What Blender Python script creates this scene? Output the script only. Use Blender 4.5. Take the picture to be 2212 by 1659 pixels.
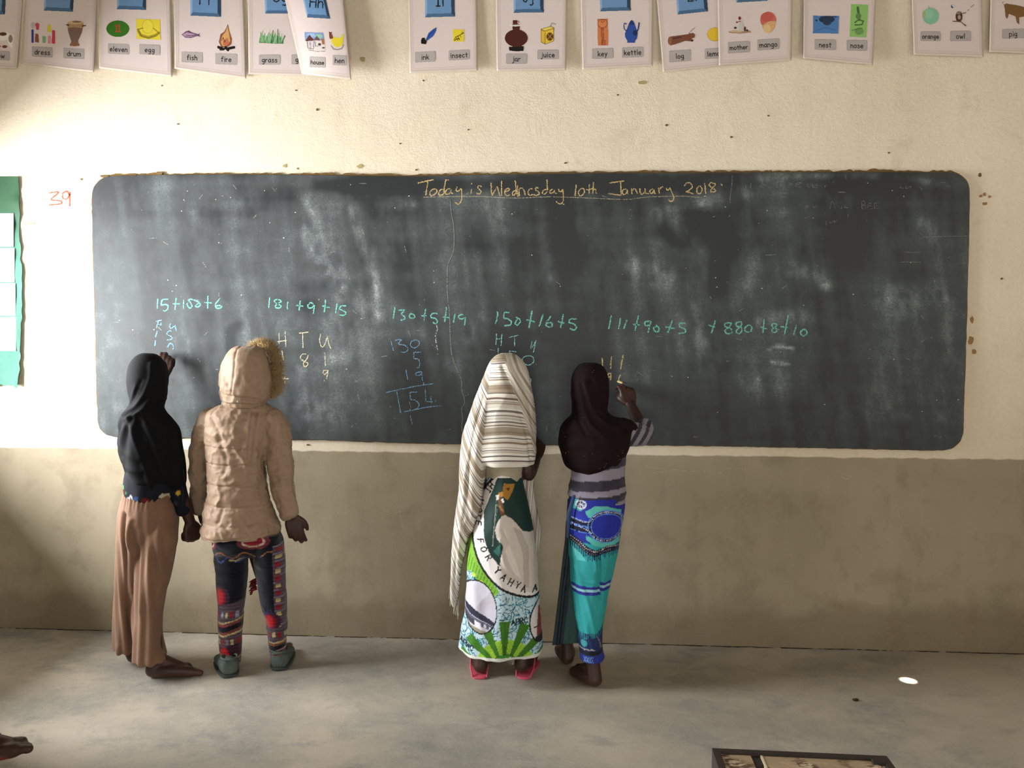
import bpy, math, random
import numpy as np
from mathutils import Matrix, Vector

# ------------------------------------------------------------------ scene, camera, light
for o in list(bpy.data.objects):
    bpy.data.objects.remove(o, do_unlink=True)
SC = bpy.context.scene
COL = SC.collection
rnd = random.Random(7)
nrs = np.random.RandomState(11)

FPX, CX, CY = 1780.0, 1106.0, 829.5          # focal length in pixels of the 2212x1659 frame
CAM = np.array([0.0, -3.4513, 1.25])
YAW, PITCH, ROLL = math.radians(-3.1107), math.radians(-2.5868), math.radians(0.346)
_f = np.array([math.sin(YAW) * math.cos(PITCH), math.cos(YAW) * math.cos(PITCH), math.sin(PITCH)])
_r0 = np.array([math.cos(YAW), -math.sin(YAW), 0.0])
_u0 = np.cross(_r0, _f)
_r = _r0 * math.cos(ROLL) + _u0 * math.sin(ROLL)
_u = -_r0 * math.sin(ROLL) + _u0 * math.cos(ROLL)
cam_data = bpy.data.cameras.new('camera')
cam_data.sensor_fit = 'HORIZONTAL'
cam_data.sensor_width = 36.0
cam_data.lens = FPX / 2212.0 * 36.0
cam_data.clip_start = 0.05
cam = bpy.data.objects.new('camera', cam_data)
M = Matrix.Identity(4)
for i in range(3):
    M[i][0], M[i][1], M[i][2], M[i][3] = _r[i], _u[i], -_f[i], CAM[i]
cam.matrix_world = M
COL.objects.link(cam)
SC.camera = cam

SC.view_settings.view_transform = 'Standard'
SC.view_settings.look = 'None'
SC.view_settings.gamma = 1.0
SC.view_settings.use_curve_mapping = False
SC.view_settings.exposure = 0.22

world = bpy.data.worlds.new('sky')
SC.world = world
world.use_nodes = True
world.node_tree.nodes['Background'].inputs[0].default_value = (0.75, 0.86, 1.0, 1)
world.node_tree.nodes['Background'].inputs[1].default_value = 1.0

# room box: x from XL to XR, y from YB to 0, z from 0 to ZC
XL, XR, YB, ZC, TH = -2.75, 3.2, -6.2, 3.3, 0.25
# window openings: (wall, a0, a1, z0, z1)
WIN_L1 = (-1.42, -0.22, 0.90, 1.96)
WIN_R1 = (-4.9, -3.0, 0.92, 2.1)
DOOR_B = (-1.0, 0.9, 0.0, 2.1)


def area_light(name, loc, normal, sx, sy, power, color):
    l = bpy.data.lights.new(name, 'AREA')
    l.shape = 'RECTANGLE'
    l.size, l.size_y = sx, sy
    l.energy = power
    l.color = color
    o = bpy.data.objects.new(name, l)
    o.location = loc
    o.rotation_euler = Vector(normal).to_track_quat('-Z', 'Y').to_euler()
    COL.objects.link(o)
    return o


# daylight standing in the openings of the room
area_light('window_daylight', (XL - TH - 1.5, -1.4, 1.6), (1, 0, -0.06), 3.8, 2.5, 1600, (0.97, 0.985, 1.0))
area_light('window_daylight_right', (XR + TH + 0.02, -3.95, 1.5), (-1, 0, 0), 1.9, 1.18, 46, (1.0, 0.97, 0.93))
area_light('doorway_daylight', (-0.05, YB - TH - 0.02, 1.05), (0, 1, 0), 1.9, 2.1, 46, (1.0, 0.97, 0.93))

SUN_DIR = np.array([0.30, -0.42, 0.86])       # towards the sun
SUN_DIR /= np.linalg.norm(SUN_DIR)
sun = bpy.data.lights.new('sun', 'SUN')
sun.energy = 45.0
sun.angle = math.radians(0.35)
sun.color = (1.0, 0.97, 0.9)
suno = bpy.data.objects.new('sun', sun)
suno.rotation_euler = Vector(-SUN_DIR).to_track_quat('-Z', 'Y').to_euler()
suno.location = tuple(SUN_DIR * 8)
COL.objects.link(suno)


# ------------------------------------------------------------------ geometry helpers
def rays(px, py):
    px = np.asarray(px, float); py = np.asarray(py, float)
    return (_f * FPX)[None, :] * np.ones(px.shape + (1,)) + (px - CX)[..., None] * _r - (py - CY)[..., None] * _u


def onY(px, py, Y=0.0):
    """point of the photograph's pixel on the upright plane y = Y"""
    d = rays(px, py)
    t = (Y - CAM[1]) / d[..., 1]
    return CAM + d * np.asarray(t)[..., None]


def onZ(px, py, Z=0.0):
    d = rays(px, py)
    t = (Z - CAM[2]) / d[..., 2]
    return CAM + d * np.asarray(t)[..., None]


def to_px(P, Y):
    """wall-like print coordinates of points, taken square on to the plane y = Y"""
    Q = np.array(P, float) - CAM
    Q[:, 1] = Y - CAM[1]
    z = Q @ _f
    return CX + FPX * (Q @ _r) / z, CY - FPX * (Q @ _u) / z


def P3(px, py, Y):
    return onY(np.array([px]), np.array([py]), Y)[0]


def lin(c):
    if isinstance(c, str):
        c = c.lstrip('#')
        c = [int(c[i:i + 2], 16) / 255 for i in (0, 2, 4)]
    return tuple((v / 12.92 if v <= 0.04045 else ((v + 0.055) / 1.055) ** 2.4) for v in c[:3])


def tag(o, label=None, cat=None, group=None, kind=None):
    if label: o['label'] = label
    if cat: o['category'] = cat
    if group: o['group'] = group
    if kind: o['kind'] = kind
    return o


def make(name, v, f, mat=None, parent=None, smooth=True, col=None, attr=None):
    me = bpy.data.meshes.new(name)
    v = np.asarray(v, float)
    if parent is not None:
        v = v - np.array(world_loc(parent))
    if isinstance(f, np.ndarray):
        f = f.tolist()
    me.from_pydata(v.tolist(), [], f)
    if col is not None:
        a = me.color_attributes.new('Col', 'FLOAT_COLOR', 'POINT')
        c = np.ones((len(v), 4), np.float32); c[:, :3] = col
        a.data.foreach_set('color', c.ravel())
    if attr:
        for k, w in attr.items():
            a = me.attributes.new(k, 'FLOAT', 'POINT')
            a.data.foreach_set('value', np.asarray(w, np.float32))
    me.polygons.foreach_set('use_smooth', np.full(len(me.polygons), smooth))
    if mat is not None:
        me.materials.append(mat)
    me.update()
    o = bpy.data.objects.new(name, me)
    COL.objects.link(o)
    if parent is not None:
        o.parent = parent
    return o


def world_loc(o):
    p = np.zeros(3)
    while o is not None:
        p += np.array(o.location)
        o = o.parent
    return p


def empty(name, loc, label, cat, group=None):
    o = bpy.data.objects.new(name, None)
    o.location = tuple(loc)
    o.empty_display_size = 0.1
    COL.objects.link(o)
    return tag(o, label, cat, group)


def box(x0, x1, y0, y1, z0, z1):
    v = [(x, y, z) for z in (z0, z1) for y in (y0, y1) for x in (x0, x1)]
    f = [(0, 2, 3, 1), (4, 5, 7, 6), (0, 1, 5, 4), (2, 6, 7, 3), (0, 4, 6, 2), (1, 3, 7, 5)]
    return np.array(v, float), f


def join(parts):
    V, Fc, n = [], [], 0
    for v, f in parts:
        V.append(np.asarray(v, float))
        Fc += [tuple(int(i) + n for i in q) for q in (f.tolist() if isinstance(f, np.ndarray) else f)]
        n += len(v)
    return np.vstack(V), Fc


def loft(rings, cap=True):
    R = np.asarray(rings, float)
    n, k = R.shape[:2]
    v = R.reshape(-1, 3)
    f = []
    for i in range(n - 1):
        for j in range(k):
            a, b = i * k + j, i * k + (j + 1) % k
            f.append((a, b, b + k, a + k))
    if cap:
        v = np.vstack([v, R[0].mean(0), R[-1].mean(0)])
        c0, c1 = n * k, n * k + 1
        for j in range(k):
            f.append((c0, (j + 1) % k, j))
            f.append((c1, (n - 1) * k + j, (n - 1) * k + (j + 1) % k))
    return v, f


def spline(P, per=6):
    P = np.asarray(P, float)
    if len(P) < 3:
        t = np.linspace(0, 1, per + 1)[:, None]
        return P[0] * (1 - t) + P[-1] * t if len(P) == 2 else P
    Q = np.vstack([2 * P[0] - P[1], P, 2 * P[-1] - P[-2]])
    out = []
    for i in range(1, len(Q) - 2):
        a, b, c, d = Q[i - 1], Q[i], Q[i + 1], Q[i + 2]
        for t in np.linspace(0, 1, per, endpoint=False):
            out.append(0.5 * (2 * b + (c - a) * t + (2 * a - 5 * b + 4 * c - d) * t * t + (3 * b - a - 3 * c + d) * t ** 3))
    out.append(P[-1])
    return np.array(out)


def tube(pts, rad, k=14, per=4, flat=1.0, up=None):
    """smooth limb along pts; rad radius per point; flat squeezes it along up"""
    pts = np.asarray(pts, float); rad = np.asarray(rad, float)
    C = spline(np.hstack([pts, rad[:, None]]), per)
    p, r = C[:, :3], np.maximum(C[:, 3], 1e-4)
    T = np.gradient(p, axis=0)
    T /= np.linalg.norm(T, axis=1)[:, None] + 1e-9
    ref = np.array(up, float) if up is not None else (np.array([0, 0, 1.0]) if abs(T[0][2]) < 0.8 else np.array([0, 1.0, 0]))
    rings = []
    th = np.linspace(0, 2 * math.pi, k, endpoint=False)
    def ring(c, t, rr):
        a = np.cross(t, ref); a /= np.linalg.norm(a) + 1e-9
        b = np.cross(a, t)
        return c + rr * (np.cos(th)[:, None] * a + flat * np.sin(th)[:, None] * b)
    for ang in (80, 50, 25):
        s = math.radians(ang)
        rings.append(ring(p[0] - T[0] * r[0] * math.sin(s) * 0.9, T[0], r[0] * math.cos(s)))
    for i in range(len(p)):
        rings.append(ring(p[i], T[i], r[i]))
    for ang in (25, 50, 80):
        s = math.radians(ang)
        rings.append(ring(p[-1] + T[-1] * r[-1] * math.sin(s) * 0.9, T[-1], r[-1] * math.cos(s)))
    return loft(rings)


def ellipsoid(c, r, rot=None, k=20, n=12):
    th = np.linspace(0, 2 * math.pi, k, endpoint=False)
    rings = []
    for ph in np.linspace(-math.pi / 2 * 0.97, math.pi / 2 * 0.97, n):
        q = np.stack([np.cos(th) * math.cos(ph) * r[0], np.sin(th) * math.cos(ph) * r[1], np.full(k, math.sin(ph) * r[2])], 1)
        if rot is not None:
            q = q @ rot.T
        rings.append(q + np.asarray(c))
    return loft(rings)


def rotz(a):
    c, s = math.cos(a), math.sin(a)
    return np.array([[c, -s, 0], [s, c, 0], [0, 0, 1.0]])


def unit2(x, y):
    L = math.hypot(x, y)
    return (x / L, y / L)


def sections(S, Y0, k=56, per=5, power=2.25):
    """garment trunk: S = (pixel row, left, right, half depth, shift towards the wall)"""
    S = np.array([tuple(s) + (0.0,) * (5 - len(s)) for s in S], float)
    S = spline(S, per)
    th = np.linspace(0, 2 * math.pi, k, endpoint=False)
    c, s = np.cos(th), np.sin(th)
    ux = np.sign(c) * np.abs(c) ** (2 / power); uy = np.sign(s) * np.abs(s) ** (2 / power)
    rings = []
    for py, xl, xr, dep, dy in S:
        a, b = P3(xl, py, Y0 + dy), P3(xr, py, Y0 + dy)
        m = (a + b) / 2; hw = abs(b[0] - a[0]) / 2
        e = unit2(m[0] - CAM[0], m[1] - CAM[1])              # the trunk is turned square to where it is seen from
        hw *= e[1]
        rings.append(np.stack([m[0] + hw * ux * e[1] + dep * uy * e[0], m[1] - hw * ux * e[0] + dep * uy * e[1], np.full(k, m[2])], 1))
    return loft(rings[::-1])


def fuse(parts, voxel, it=4, fac=0.5):
    v, f = join(parts)
    me = bpy.data.meshes.new('tmp')
    me.from_pydata(v.tolist(), [], f)
    o = bpy.data.objects.new('tmp', me)
    COL.objects.link(o)
    m = o.modifiers.new('r', 'REMESH'); m.mode = 'VOXEL'; m.voxel_size = voxel
    s = o.modifiers.new('s', 'SMOOTH'); s.iterations = it; s.factor = fac
    dg = bpy.context.evaluated_depsgraph_get()
    dg.update()
    e = o.evaluated_get(dg)
    em = e.to_mesh()
    n = len(em.vertices)
    co = np.zeros(n * 3); em.vertices.foreach_get('co', co)
    nf = len(em.polygons)
    tot = np.zeros(nf, int); em.polygons.foreach_get('loop_total', tot)
    li = np.zeros(len(em.loops), int); em.loops.foreach_get('vertex_index', li)
    if (tot == 4).all():
        faces = li.reshape(-1, 4)
    else:
        st = np.cumsum(tot) - tot
        faces = [tuple(li[a:a + t]) for a, t in zip(st, tot)]
    e.to_mesh_clear()
    bpy.data.objects.remove(o, do_unlink=True)
    bpy.data.meshes.remove(me)
    return co.reshape(-1, 3), faces


def normals(v, f):
    f = np.asarray(f)
    n = np.zeros_like(v)
    a, b, c, d = v[f[:, 0]], v[f[:, 1]], v[f[:, 2]], v[f[:, 3]]
    fn = np.cross(c - a, d - b)
    for i in range(4):
        np.add.at(n, f[:, i], fn)
    return n / (np.linalg.norm(n, axis=1)[:, None] + 1e-12)


def hash3(i, j, k, s=0):
    h = np.sin(i * 127.1 + j * 311.7 + k * 74.7 + s * 53.3) * 43758.5453
    return h - np.floor(h)


def vnoise(p, s=0):
    p = np.asarray(p, float)
    i = np.floor(p); w = p - i; w = w * w * (3 - 2 * w)
    x, y, z = i[:, 0], i[:, 1], i[:, 2]
    u, v, t = w[:, 0], w[:, 1], w[:, 2]
    r = 0
    for dx in (0, 1):
        for dy in (0, 1):
            for dz in (0, 1):
                r = r + hash3(x + dx, y + dy, z + dz, s) * np.where(dx, u, 1 - u) * np.where(dy, v, 1 - v) * np.where(dz, t, 1 - t)
    return r * 2 - 1


def fbm(p, s=0, o=3):
    r, a = 0, 1.0
    p = np.asarray(p, float)
    for k in range(o):
        r = r + a * vnoise(p * 2 ** k, s + k); a *= 0.5
    return r


def ridge(p, s=0):
    return 1 - np.abs(fbm(p, s, 2)) * 2


# ------------------------------------------------------------------ flat print: a small painter
class Canvas:
    def __init__(self, x0, y0, x1, y1, res, bg=None):
        self.x0, self.y0, self.res = x0, y0, res
        self.w, self.h = int(math.ceil((x1 - x0) / res)) + 1, int(math.ceil((y1 - y0) / res)) + 1
        self.c = np.zeros((self.h, self.w, 4), np.float32)
        if bg is not None:
            self.c[:] = (*lin(bg), 1)

    def _win(self, ax, ay, bx, by):
        i0 = max(0, int((ax - self.x0) / self.res)); i1 = min(self.w, int((bx - self.x0) / self.res) + 2)
        j0 = max(0, int((ay - self.y0) / self.res)); j1 = min(self.h, int((by - self.y0) / self.res) + 2)
        if i1 <= i0 or j1 <= j0:
            return None
        X, Y = np.meshgrid(self.x0 + np.arange(i0, i1) * self.res, self.y0 + np.arange(j0, j1) * self.res)
        return X, Y, self.c[j0:j1, i0:i1]

    def poly(self, col, pts):
        p = np.asarray(pts, float)
        W = self._win(p[:, 0].min(), p[:, 1].min(), p[:, 0].max(), p[:, 1].max())
        if W is None: return
        X, Y, c = W
        ins = np.zeros(X.shape, bool)
        for a, b in zip(p, np.roll(p, -1, 0)):
            if a[1] == b[1]: continue
            cr = ((a[1] > Y) != (b[1] > Y)) & (X < (b[0] - a[0]) * (Y - a[1]) / (b[1] - a[1]) + a[0])
            ins ^= cr
        c[ins] = (*lin(col), 1)

    def ell(self, col, cx, cy, rx, ry, a=0.0, ring=0.0):
        m = max(rx, ry) + ring
        W = self._win(cx - m, cy - m, cx + m, cy + m)
        if W is None: return
        X, Y, c = W
        ca, sa = math.cos(math.radians(a)), math.sin(math.radians(a))
        dx, dy = X - cx, Y - cy
        d = np.sqrt(((dx * ca + dy * sa) / rx) ** 2 + ((-dx * sa + dy * ca) / ry) ** 2)
        c[(np.abs(d - 1) * min(rx, ry) < ring / 2) if ring else (d <= 1)] = (*lin(col), 1)

    def line(self, col, wd, pts, dash=None):
        p = np.asarray(pts, float)
        W = self._win(p[:, 0].min() - wd, p[:, 1].min() - wd, p[:, 0].max() + wd, p[:, 1].max() + wd)
        if W is None: return
        X, Y, c = W
        D = np.full(X.shape, 1e9)
        for a, b in zip(p[:-1], p[1:]):
            d = b - a; L = (d ** 2).sum() + 1e-9
            t = np.clip(((X - a[0]) * d[0] + (Y - a[1]) * d[1]) / L, 0, 1)
            D = np.minimum(D, (X - a[0] - t * d[0]) ** 2 + (Y - a[1] - t * d[1]) ** 2)
        c[D < (wd / 2) ** 2] = (*lin(col), 1)

    def dots(self, col, r, pts, step):
        p = spline(pts, 40)
        L = np.concatenate([[0], np.cumsum(np.linalg.norm(np.diff(p, axis=0), axis=1))])
        for s in np.arange(0, L[-1], step):
            self.ell(col, np.interp(s, L, p[:, 0]), np.interp(s, L, p[:, 1]), r, r)

    def text(self, col, s, cx, cy, h, wd, ang=0.0, sx=1.0):
        """s centred on (cx, cy); h cap height; ang turns clockwise"""
        tw = sum(FONT[ch][0] for ch in s) + 2.2 * (len(s) - 1)
        x = -tw / 2
        ca, sa = math.cos(math.radians(ang)), math.sin(math.radians(ang))
        for ch in s:
            w, st = FONT[ch]
            for q in st:
                q = np.asarray(q, float)
                X = (q[:, 0] + x) * h / 10 * sx; Y = (5 - q[:, 1]) * h / 10
                self.line(col, wd, np.stack([cx + X * ca - Y * sa, cy + X * sa + Y * ca], 1))
            x += w + 2.2

    def at(self, px, py):
        i = np.clip(np.round((np.asarray(px) - self.x0) / self.res).astype(int), 0, self.w - 1)
        j = np.clip(np.round((np.asarray(py) - self.y0) / self.res).astype(int), 0, self.h - 1)
        return self.c[j, i]


def _glyphs(txt):
    out = {}
    for ln in txt.strip().split('\n'):
        ch, w, rest = ln.split(' ', 2)
        out[ch] = (float(w), [[tuple(float(t) for t in p.split(',')) for p in s.split()] for s in rest.split('|')])
    return out


FONT = _glyphs("""a 5 4.5,6 2,6.2 0.3,4.5 0,2.2 1.5,0.2 3.3,0.8 4.5,3|4.5,6.2 4.6,2 5.2,0
b 5 0,10 0,0|0,4 1.5,6 4,5.6 5,3 4,0.6 1.5,0 0,1.5
c 4.4 4.3,5 2.8,6.2 0.6,5 0,3 0.8,0.8 2.6,0 4.4,1
d 5 4.8,10 4.8,0|4.8,4 3.2,6.2 1,5.6 0,3 1,0.5 3,0 4.8,1.8
e 5 0.2,3 4.8,3.4 4,5.6 2.2,6.2 0.5,4.8 0,2.6 1,0.6 3,0 4.8,1
f 4 4,9.4 2.6,10 1.6,8.4 1.6,0|0,6 3.6,6
g 5 4.6,6 2,6.2 0.2,4.4 0.2,2.2 1.6,0.5 3.4,1 4.6,3.4|4.6,6.2 4.7,-1.5 3.4,-3.4 0.8,-3
h 4.8 0,10 0,0|0,3.6 1.6,6 3.8,5.8 4.6,3.6 4.7,0
i 1.2 0.6,6.2 0.6,0|0.6,8.6 0.6,9
j 2.6 2.2,6.2 2.2,-2 1,-3.4 -0.6,-2.8|2.2,8.6 2.2,9
k 4.4 0,10 0,0|4,6.2 0,2.6|1.4,3.8 4.4,0
l 1.2 0.6,10 0.6,0
m 7.4 0,6.2 0,0|0,4 1.4,6 3,5.8 3.6,4 3.7,0|3.7,4 5,6 6.6,5.8 7.2,4 7.3,0
n 4.6 0,6.2 0,0|0,3.8 1.6,6 3.8,5.6 4.4,3.6 4.5,0
o 5 2.5,6.2 0.6,5.2 0,3 0.8,0.8 2.5,0 4.4,1 5,3.2 4.2,5.4 2.5,6.2
p 5 0,6.2 0,-3.4|0,4 1.6,6.2 4,5.6 5,3 4,0.5 1.8,0 0,1.6
q 5 4.6,6 2,6.2 0.2,4.4 0.2,2.2 1.6,0.3 3.4,1 4.6,3.4|4.6,6.2 4.6,-3.4
r 3.6 0,6.2 0,0|0,3.4 1.4,5.8 3.6,6
s 4.2 4,5.4 2.2,6.2 0.4,5.2 1,3.8 3.4,2.8 4.2,1.4 2.8,0 0.8,0.2 0,1
t 4 1.8,9 1.8,1 2.6,0|0,6.2 4,6.2
u 4.8 0,6.2 0.2,1.8 1.6,0 3.4,0.6 4.4,2.6|4.6,6.2 4.6,0
v 4.6 0,6.2 2.2,0 4.6,6.2
w 6.6 0,6.2 1.6,0 3.3,5 5,0 6.6,6.2
y 4.6 0,6.2 2.2,1|4.6,6.2 1,-3.4
A 6.4 0,0 3.2,10 6.4,0|1.2,3.6 5.2,3.6
C 6 5.8,8 4,10 1.4,9 0,5.4 1,1.4 3.4,0 6,1.8
D 6 0,0 0,10 2.6,10 5.4,8 6,5 5,1.8 2.6,0 0,0
E 5 5,10 0,10 0,0 5,0|0,5.2 4.4,5.2
F 5 5,10 0,10 0,0|0,5.2 4.2,5.2
G 6.6 6,8.4 4,10 1.2,8.8 0,5 1,1.2 3.4,0 6,1.4 6.2,4.4 3.6,4.4
H 5.8 0,10 0,0|5.8,10 5.8,0|0,5.2 5.8,5.2
I 4 2,10 2,0|0.2,10 3.8,10|0.2,0 3.8,0
J 5 1.4,10 5,10|3.8,10 3.8,2 2.6,0 0.8,0.4 0,2
K 5.4 0,10 0,0|5,10 0,4.6|1.6,6 5.4,0
L 4.8 0,10 0,0 4.8,0
M 7 0,0 1,10 3.5,3 6,10 7,0
N 6 0,0 0,10 6,0 6,10
O 6.8 3.4,10 1,8.6 0,5 1,1.4 3.4,0 5.8,1.4 6.8,5 5.8,8.6 3.4,10
P 5.2 0,0 0,10 3.4,10 5.2,8.4 5,6 3.4,4.8 0,4.8
R 5.6 0,0 0,10 3.4,10 5.2,8.4 5,6.2 3.4,5 0,5|2.6,5 5.6,0
T 6 0,10 6,10|3,10 3,0
V 6 0,10 3,0 6,10
Y 6 0,10 3,5.2 6,10|3,5.2 3,0
1 2 0,7.6 1.6,10 1.6,0|0.2,0 3,0
""")
FONT[' '] = (4.0, [])


# ------------------------------------------------------------------ materials
def nt(name, rough=0.8, spec=0.3):
    m = bpy.data.materials.new(name)
    m.use_nodes = True
    b = m.node_tree.nodes['Principled BSDF']
    b.inputs['Roughness'].default_value = rough
    b.inputs['Specular IOR Level'].default_value = spec
    return m, m.node_tree, b


def N(t, typ, **kw):
    n = t.nodes.new(typ)
    for k, v in kw.items():
        setattr(n, k, v)
    return n


def noise(t, vec, scale, detail=4, rough=0.55, dist=0.0):
    n = N(t, 'ShaderNodeTexNoise')
    n.inputs['Scale'].default_value = scale
    n.inputs['Detail'].default_value = detail
    n.inputs['Roughness'].default_value = rough
    n.inputs['Distortion'].default_value = dist
    if vec is not None: t.links.new(vec, n.inputs['Vector'])
    return n.outputs['Fac']


def ramp(t, fac, stops, interp='LINEAR'):
    r = N(t, 'ShaderNodeValToRGB')
    r.color_ramp.interpolation = interp
    e = r.color_ramp.elements
    while len(e) < len(stops): e.new(0.5)
    for q, (p, c) in zip(e, stops):
        q.position = p
        q.color = (*lin(c), 1) if isinstance(c, str) else ((c, c, c, 1) if isinstance(c, (int, float)) else (*c, 1))
    t.links.new(fac, r.inputs[0])
    return r.outputs[0]


def mixc(t, fac, a, b, mode='MIX'):
    n = N(t, 'ShaderNodeMix', data_type='RGBA', blend_type=mode)
    for s, x in ((0, fac), (6, a), (7, b)):
        if isinstance(x, (int, float)): n.inputs[s].default_value = x
        elif isinstance(x, str): n.inputs[s].default_value = (*lin(x), 1)
        elif isinstance(x, tuple): n.inputs[s].default_value = (*x, 1)
        else: t.links.new(x, n.inputs[s])
    return n.outputs[2]


def math_(t, op, a, b=0.0, clamp=False):
    n = N(t, 'ShaderNodeMath', operation=op, use_clamp=clamp)
    for s, x in ((0, a), (1, b)):
        if isinstance(x, (int, float)): n.inputs[s].default_value = x
        else: t.links.new(x, n.inputs[s])
    return n.outputs[0]


def bump(t, b, h, strength, dist):
    n = N(t, 'ShaderNodeBump')
    n.inputs['Strength'].default_value = strength
    n.inputs['Distance'].default_value = dist
    t.links.new(h, n.inputs['Height'])
    t.links.new(n.outputs[0], b.inputs['Normal'])


def pos(t):
    return N(t, 'ShaderNodeNewGeometry').outputs['Position']


def scaled(t, vec, s):
    n = N(t, 'ShaderNodeMapping')
    n.inputs['Scale'].default_value = s
    t.links.new(vec, n.inputs['Vector'])
    return n.outputs[0]


def plain(name, color, rough=0.8, spec=0.3, var=0.12, scale=30, bmp=0.0, bscale=200, bdist=0.002):
    m, t, b = nt(name, rough, spec)
    p = N(t, 'ShaderNodeTexCoord').outputs['Object']
    c = lin(color)
    n = noise(t, p, scale)
    t.links.new(mixc(t, n, tuple(x * (1 - var) for x in c), tuple(min(1, x * (1 + var)) for x in c)), b.inputs['Base Color'])
    if bmp: bump(t, b, noise(t, p, bscale, 2), bmp, bdist)
    return m


def printed(name, rough=0.8, spec=0.25, bmp=0.2, bscale=500, sheen=0.0, var=0.1):
    m, t, b = nt(name, rough, spec)
    a = N(t, 'ShaderNodeAttribute', attribute_name='Col')
    p = N(t, 'ShaderNodeTexCoord').outputs['Object']
    g = ramp(t, noise(t, p, 60), [(0.3, 1 - var), (0.7, 1.0)])
    t.links.new(mixc(t, 1.0, a.outputs['Color'], g, 'MULTIPLY'), b.inputs['Base Color'])
    if sheen:
        b.inputs['Sheen Weight'].default_value = sheen
    if bmp: bump(t, b, noise(t, p, bscale, 2), bmp, 0.001)
    return m

# ------------------------------------------------------------------ room shell
DA, DB = P3(0, 966, 0), P3(2212, 993, 0)
DSL = (DB[2] - DA[2]) / (DB[0] - DA[0])
DZ0 = DA[2] - DSL * DA[0]


def wall_material(name, dado=True):
    m, t, b = nt(name, 0.85, 0.2)
    p = pos(t)
    sep = N(t, 'ShaderNodeSeparateXYZ'); t.links.new(p, sep.inputs[0])
    big = noise(t, p, 1.3, 5, 0.6)
    mid = noise(t, p, 6.0, 6, 0.65, 0.4)
    fine = noise(t, p, 70, 3)
    cream = mixc(t, ramp(t, big, [(0.35, 0.0), (0.7, 1.0)]), '#dfd2b9', '#eadfca')
    cream = mixc(t, ramp(t, mid, [(0.56, 0.0), (0.74, 0.4)]), cream, '#c6b394')
    vert = noise(t, scaled(t, p, (9, 1, 1.1)), 1.5, 4, 0.6)
    cream = mixc(t, ramp(t, vert, [(0.55, 0.0), (0.8, 0.22)]), cream, '#c2b49e')
    if dado:
        d = mixc(t, ramp(t, big, [(0.3, 0.0), (0.7, 1.0)]), '#948973', '#aa9e88')
        d = mixc(t, ramp(t, mid, [(0.5, 0.0), (0.75, 0.55)]), d, '#776a55')
        d = mixc(t, ramp(t, vert, [(0.5, 0.0), (0.8, 0.35)]), d, '#aea28f')
        edge = math_(t, 'ADD', sep.outputs[2], math_(t, 'MULTIPLY', math_(t, 'SUBTRACT', noise(t, p, 3.2, 5, 0.65, 0.5), 0.5), 0.3))
        low = math_(t, 'MULTIPLY', math_(t, 'SUBTRACT', 0.21, edge, True), 14, True)
        d = mixc(t, math_(t, 'MULTIPLY', low, 0.42), d, '#66563f')
        h = math_(t, 'SUBTRACT', sep.outputs[2], math_(t, 'MULTIPLY', sep.outputs[0], DSL))
        h = math_(t, 'ADD', h, math_(t, 'MULTIPLY', math_(t, 'SUBTRACT', noise(t, p, 14, 3), 0.5), 0.016))
        up = math_(t, 'MULTIPLY', math_(t, 'SUBTRACT', h, DZ0 - 0.003), 180, True)
        c = mixc(t, up, d, cream)
    else:
        c = cream
    c = mixc(t, ramp(t, fine, [(0.3, 0.0), (0.75, 0.16)]), c, '#a8987a')
    t.links.new(c, b.inputs['Base Color'])
    hgt = math_(t, 'ADD', math_(t, 'MULTIPLY', mid, 1.0), math_(t, 'MULTIPLY', noise(t, p, 160, 3), 0.25))
    bump(t, b, hgt, 0.45, 0.012)
    return m


M_WALL = wall_material('painted_plaster')
M_WALLP = wall_material('painted_plaster_side')

v, f = box(XL - TH, XR + TH, 0, TH, -0.05, ZC)
wall_front = tag(make('wall_front', v, f, M_WALL, smooth=False), kind='structure')


def side_wall(name, x0, x1, wins):
    ys = [YB - TH] + [q for w in sorted(wins) for q in w[:2]] + [0.0]
    parts = []
    for i in range(0, len(ys), 2):
        parts.append(box(x0, x1, ys[i], ys[i + 1], -0.05, ZC))
    for w in wins:
        parts.append(box(x0, x1, w[0], w[1], -0.05, w[2]))
        parts.append(box(x0, x1, w[0], w[1], w[3], ZC))
    v, f = join(parts)
    return tag(make(name, v, f, M_WALLP, smooth=False), kind='structure')


side_wall('wall_left', XL - TH, XL, [WIN_L1])
side_wall('wall_right', XR, XR + TH, [WIN_R1])
a0, a1, dz0, dz1 = DOOR_B
v, f = join([box(XL - TH, a0, YB - TH, YB, -0.05, ZC), box(a1, XR + TH, YB - TH, YB, -0.05, ZC), box(a0, a1, YB - TH, YB, dz1, ZC)])
tag(make('wall_back', v, f, M_WALLP, smooth=False), kind='structure')

M_FRAME = plain('painted_window_steel', '#5b6a62', 0.5, 0.4)
for n, (w, x) in enumerate(((WIN_L1, XL - TH * 0.7), (WIN_R1, XR + TH * 0.7))):
    y0, y1, z0, z1 = w
    t_ = 0.035
    v, f = join([box(x - .02, x + .02, y0, y0 + t_, z0, z1), box(x - .02, x + .02, y1 - t_, y1, z0, z1),
                 box(x - .02, x + .02, y0 + t_, y1 - t_, z0, z0 + t_), box(x - .02, x + .02, y0 + t_, y1 - t_, z1 - t_, z1)])
    wo = tag(make('window_%d' % (n + 1), v, f, M_FRAME, smooth=False), kind='structure')
    for q in (1, 2):
        yy = y0 + (y1 - y0) * q / 3
        v, f = box(x - .006, x + .006, yy - .006, yy + .006, z0 + t_, z1 - t_)
        make('window_bar', v, f, M_FRAME, wo, smooth=False)

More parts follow.
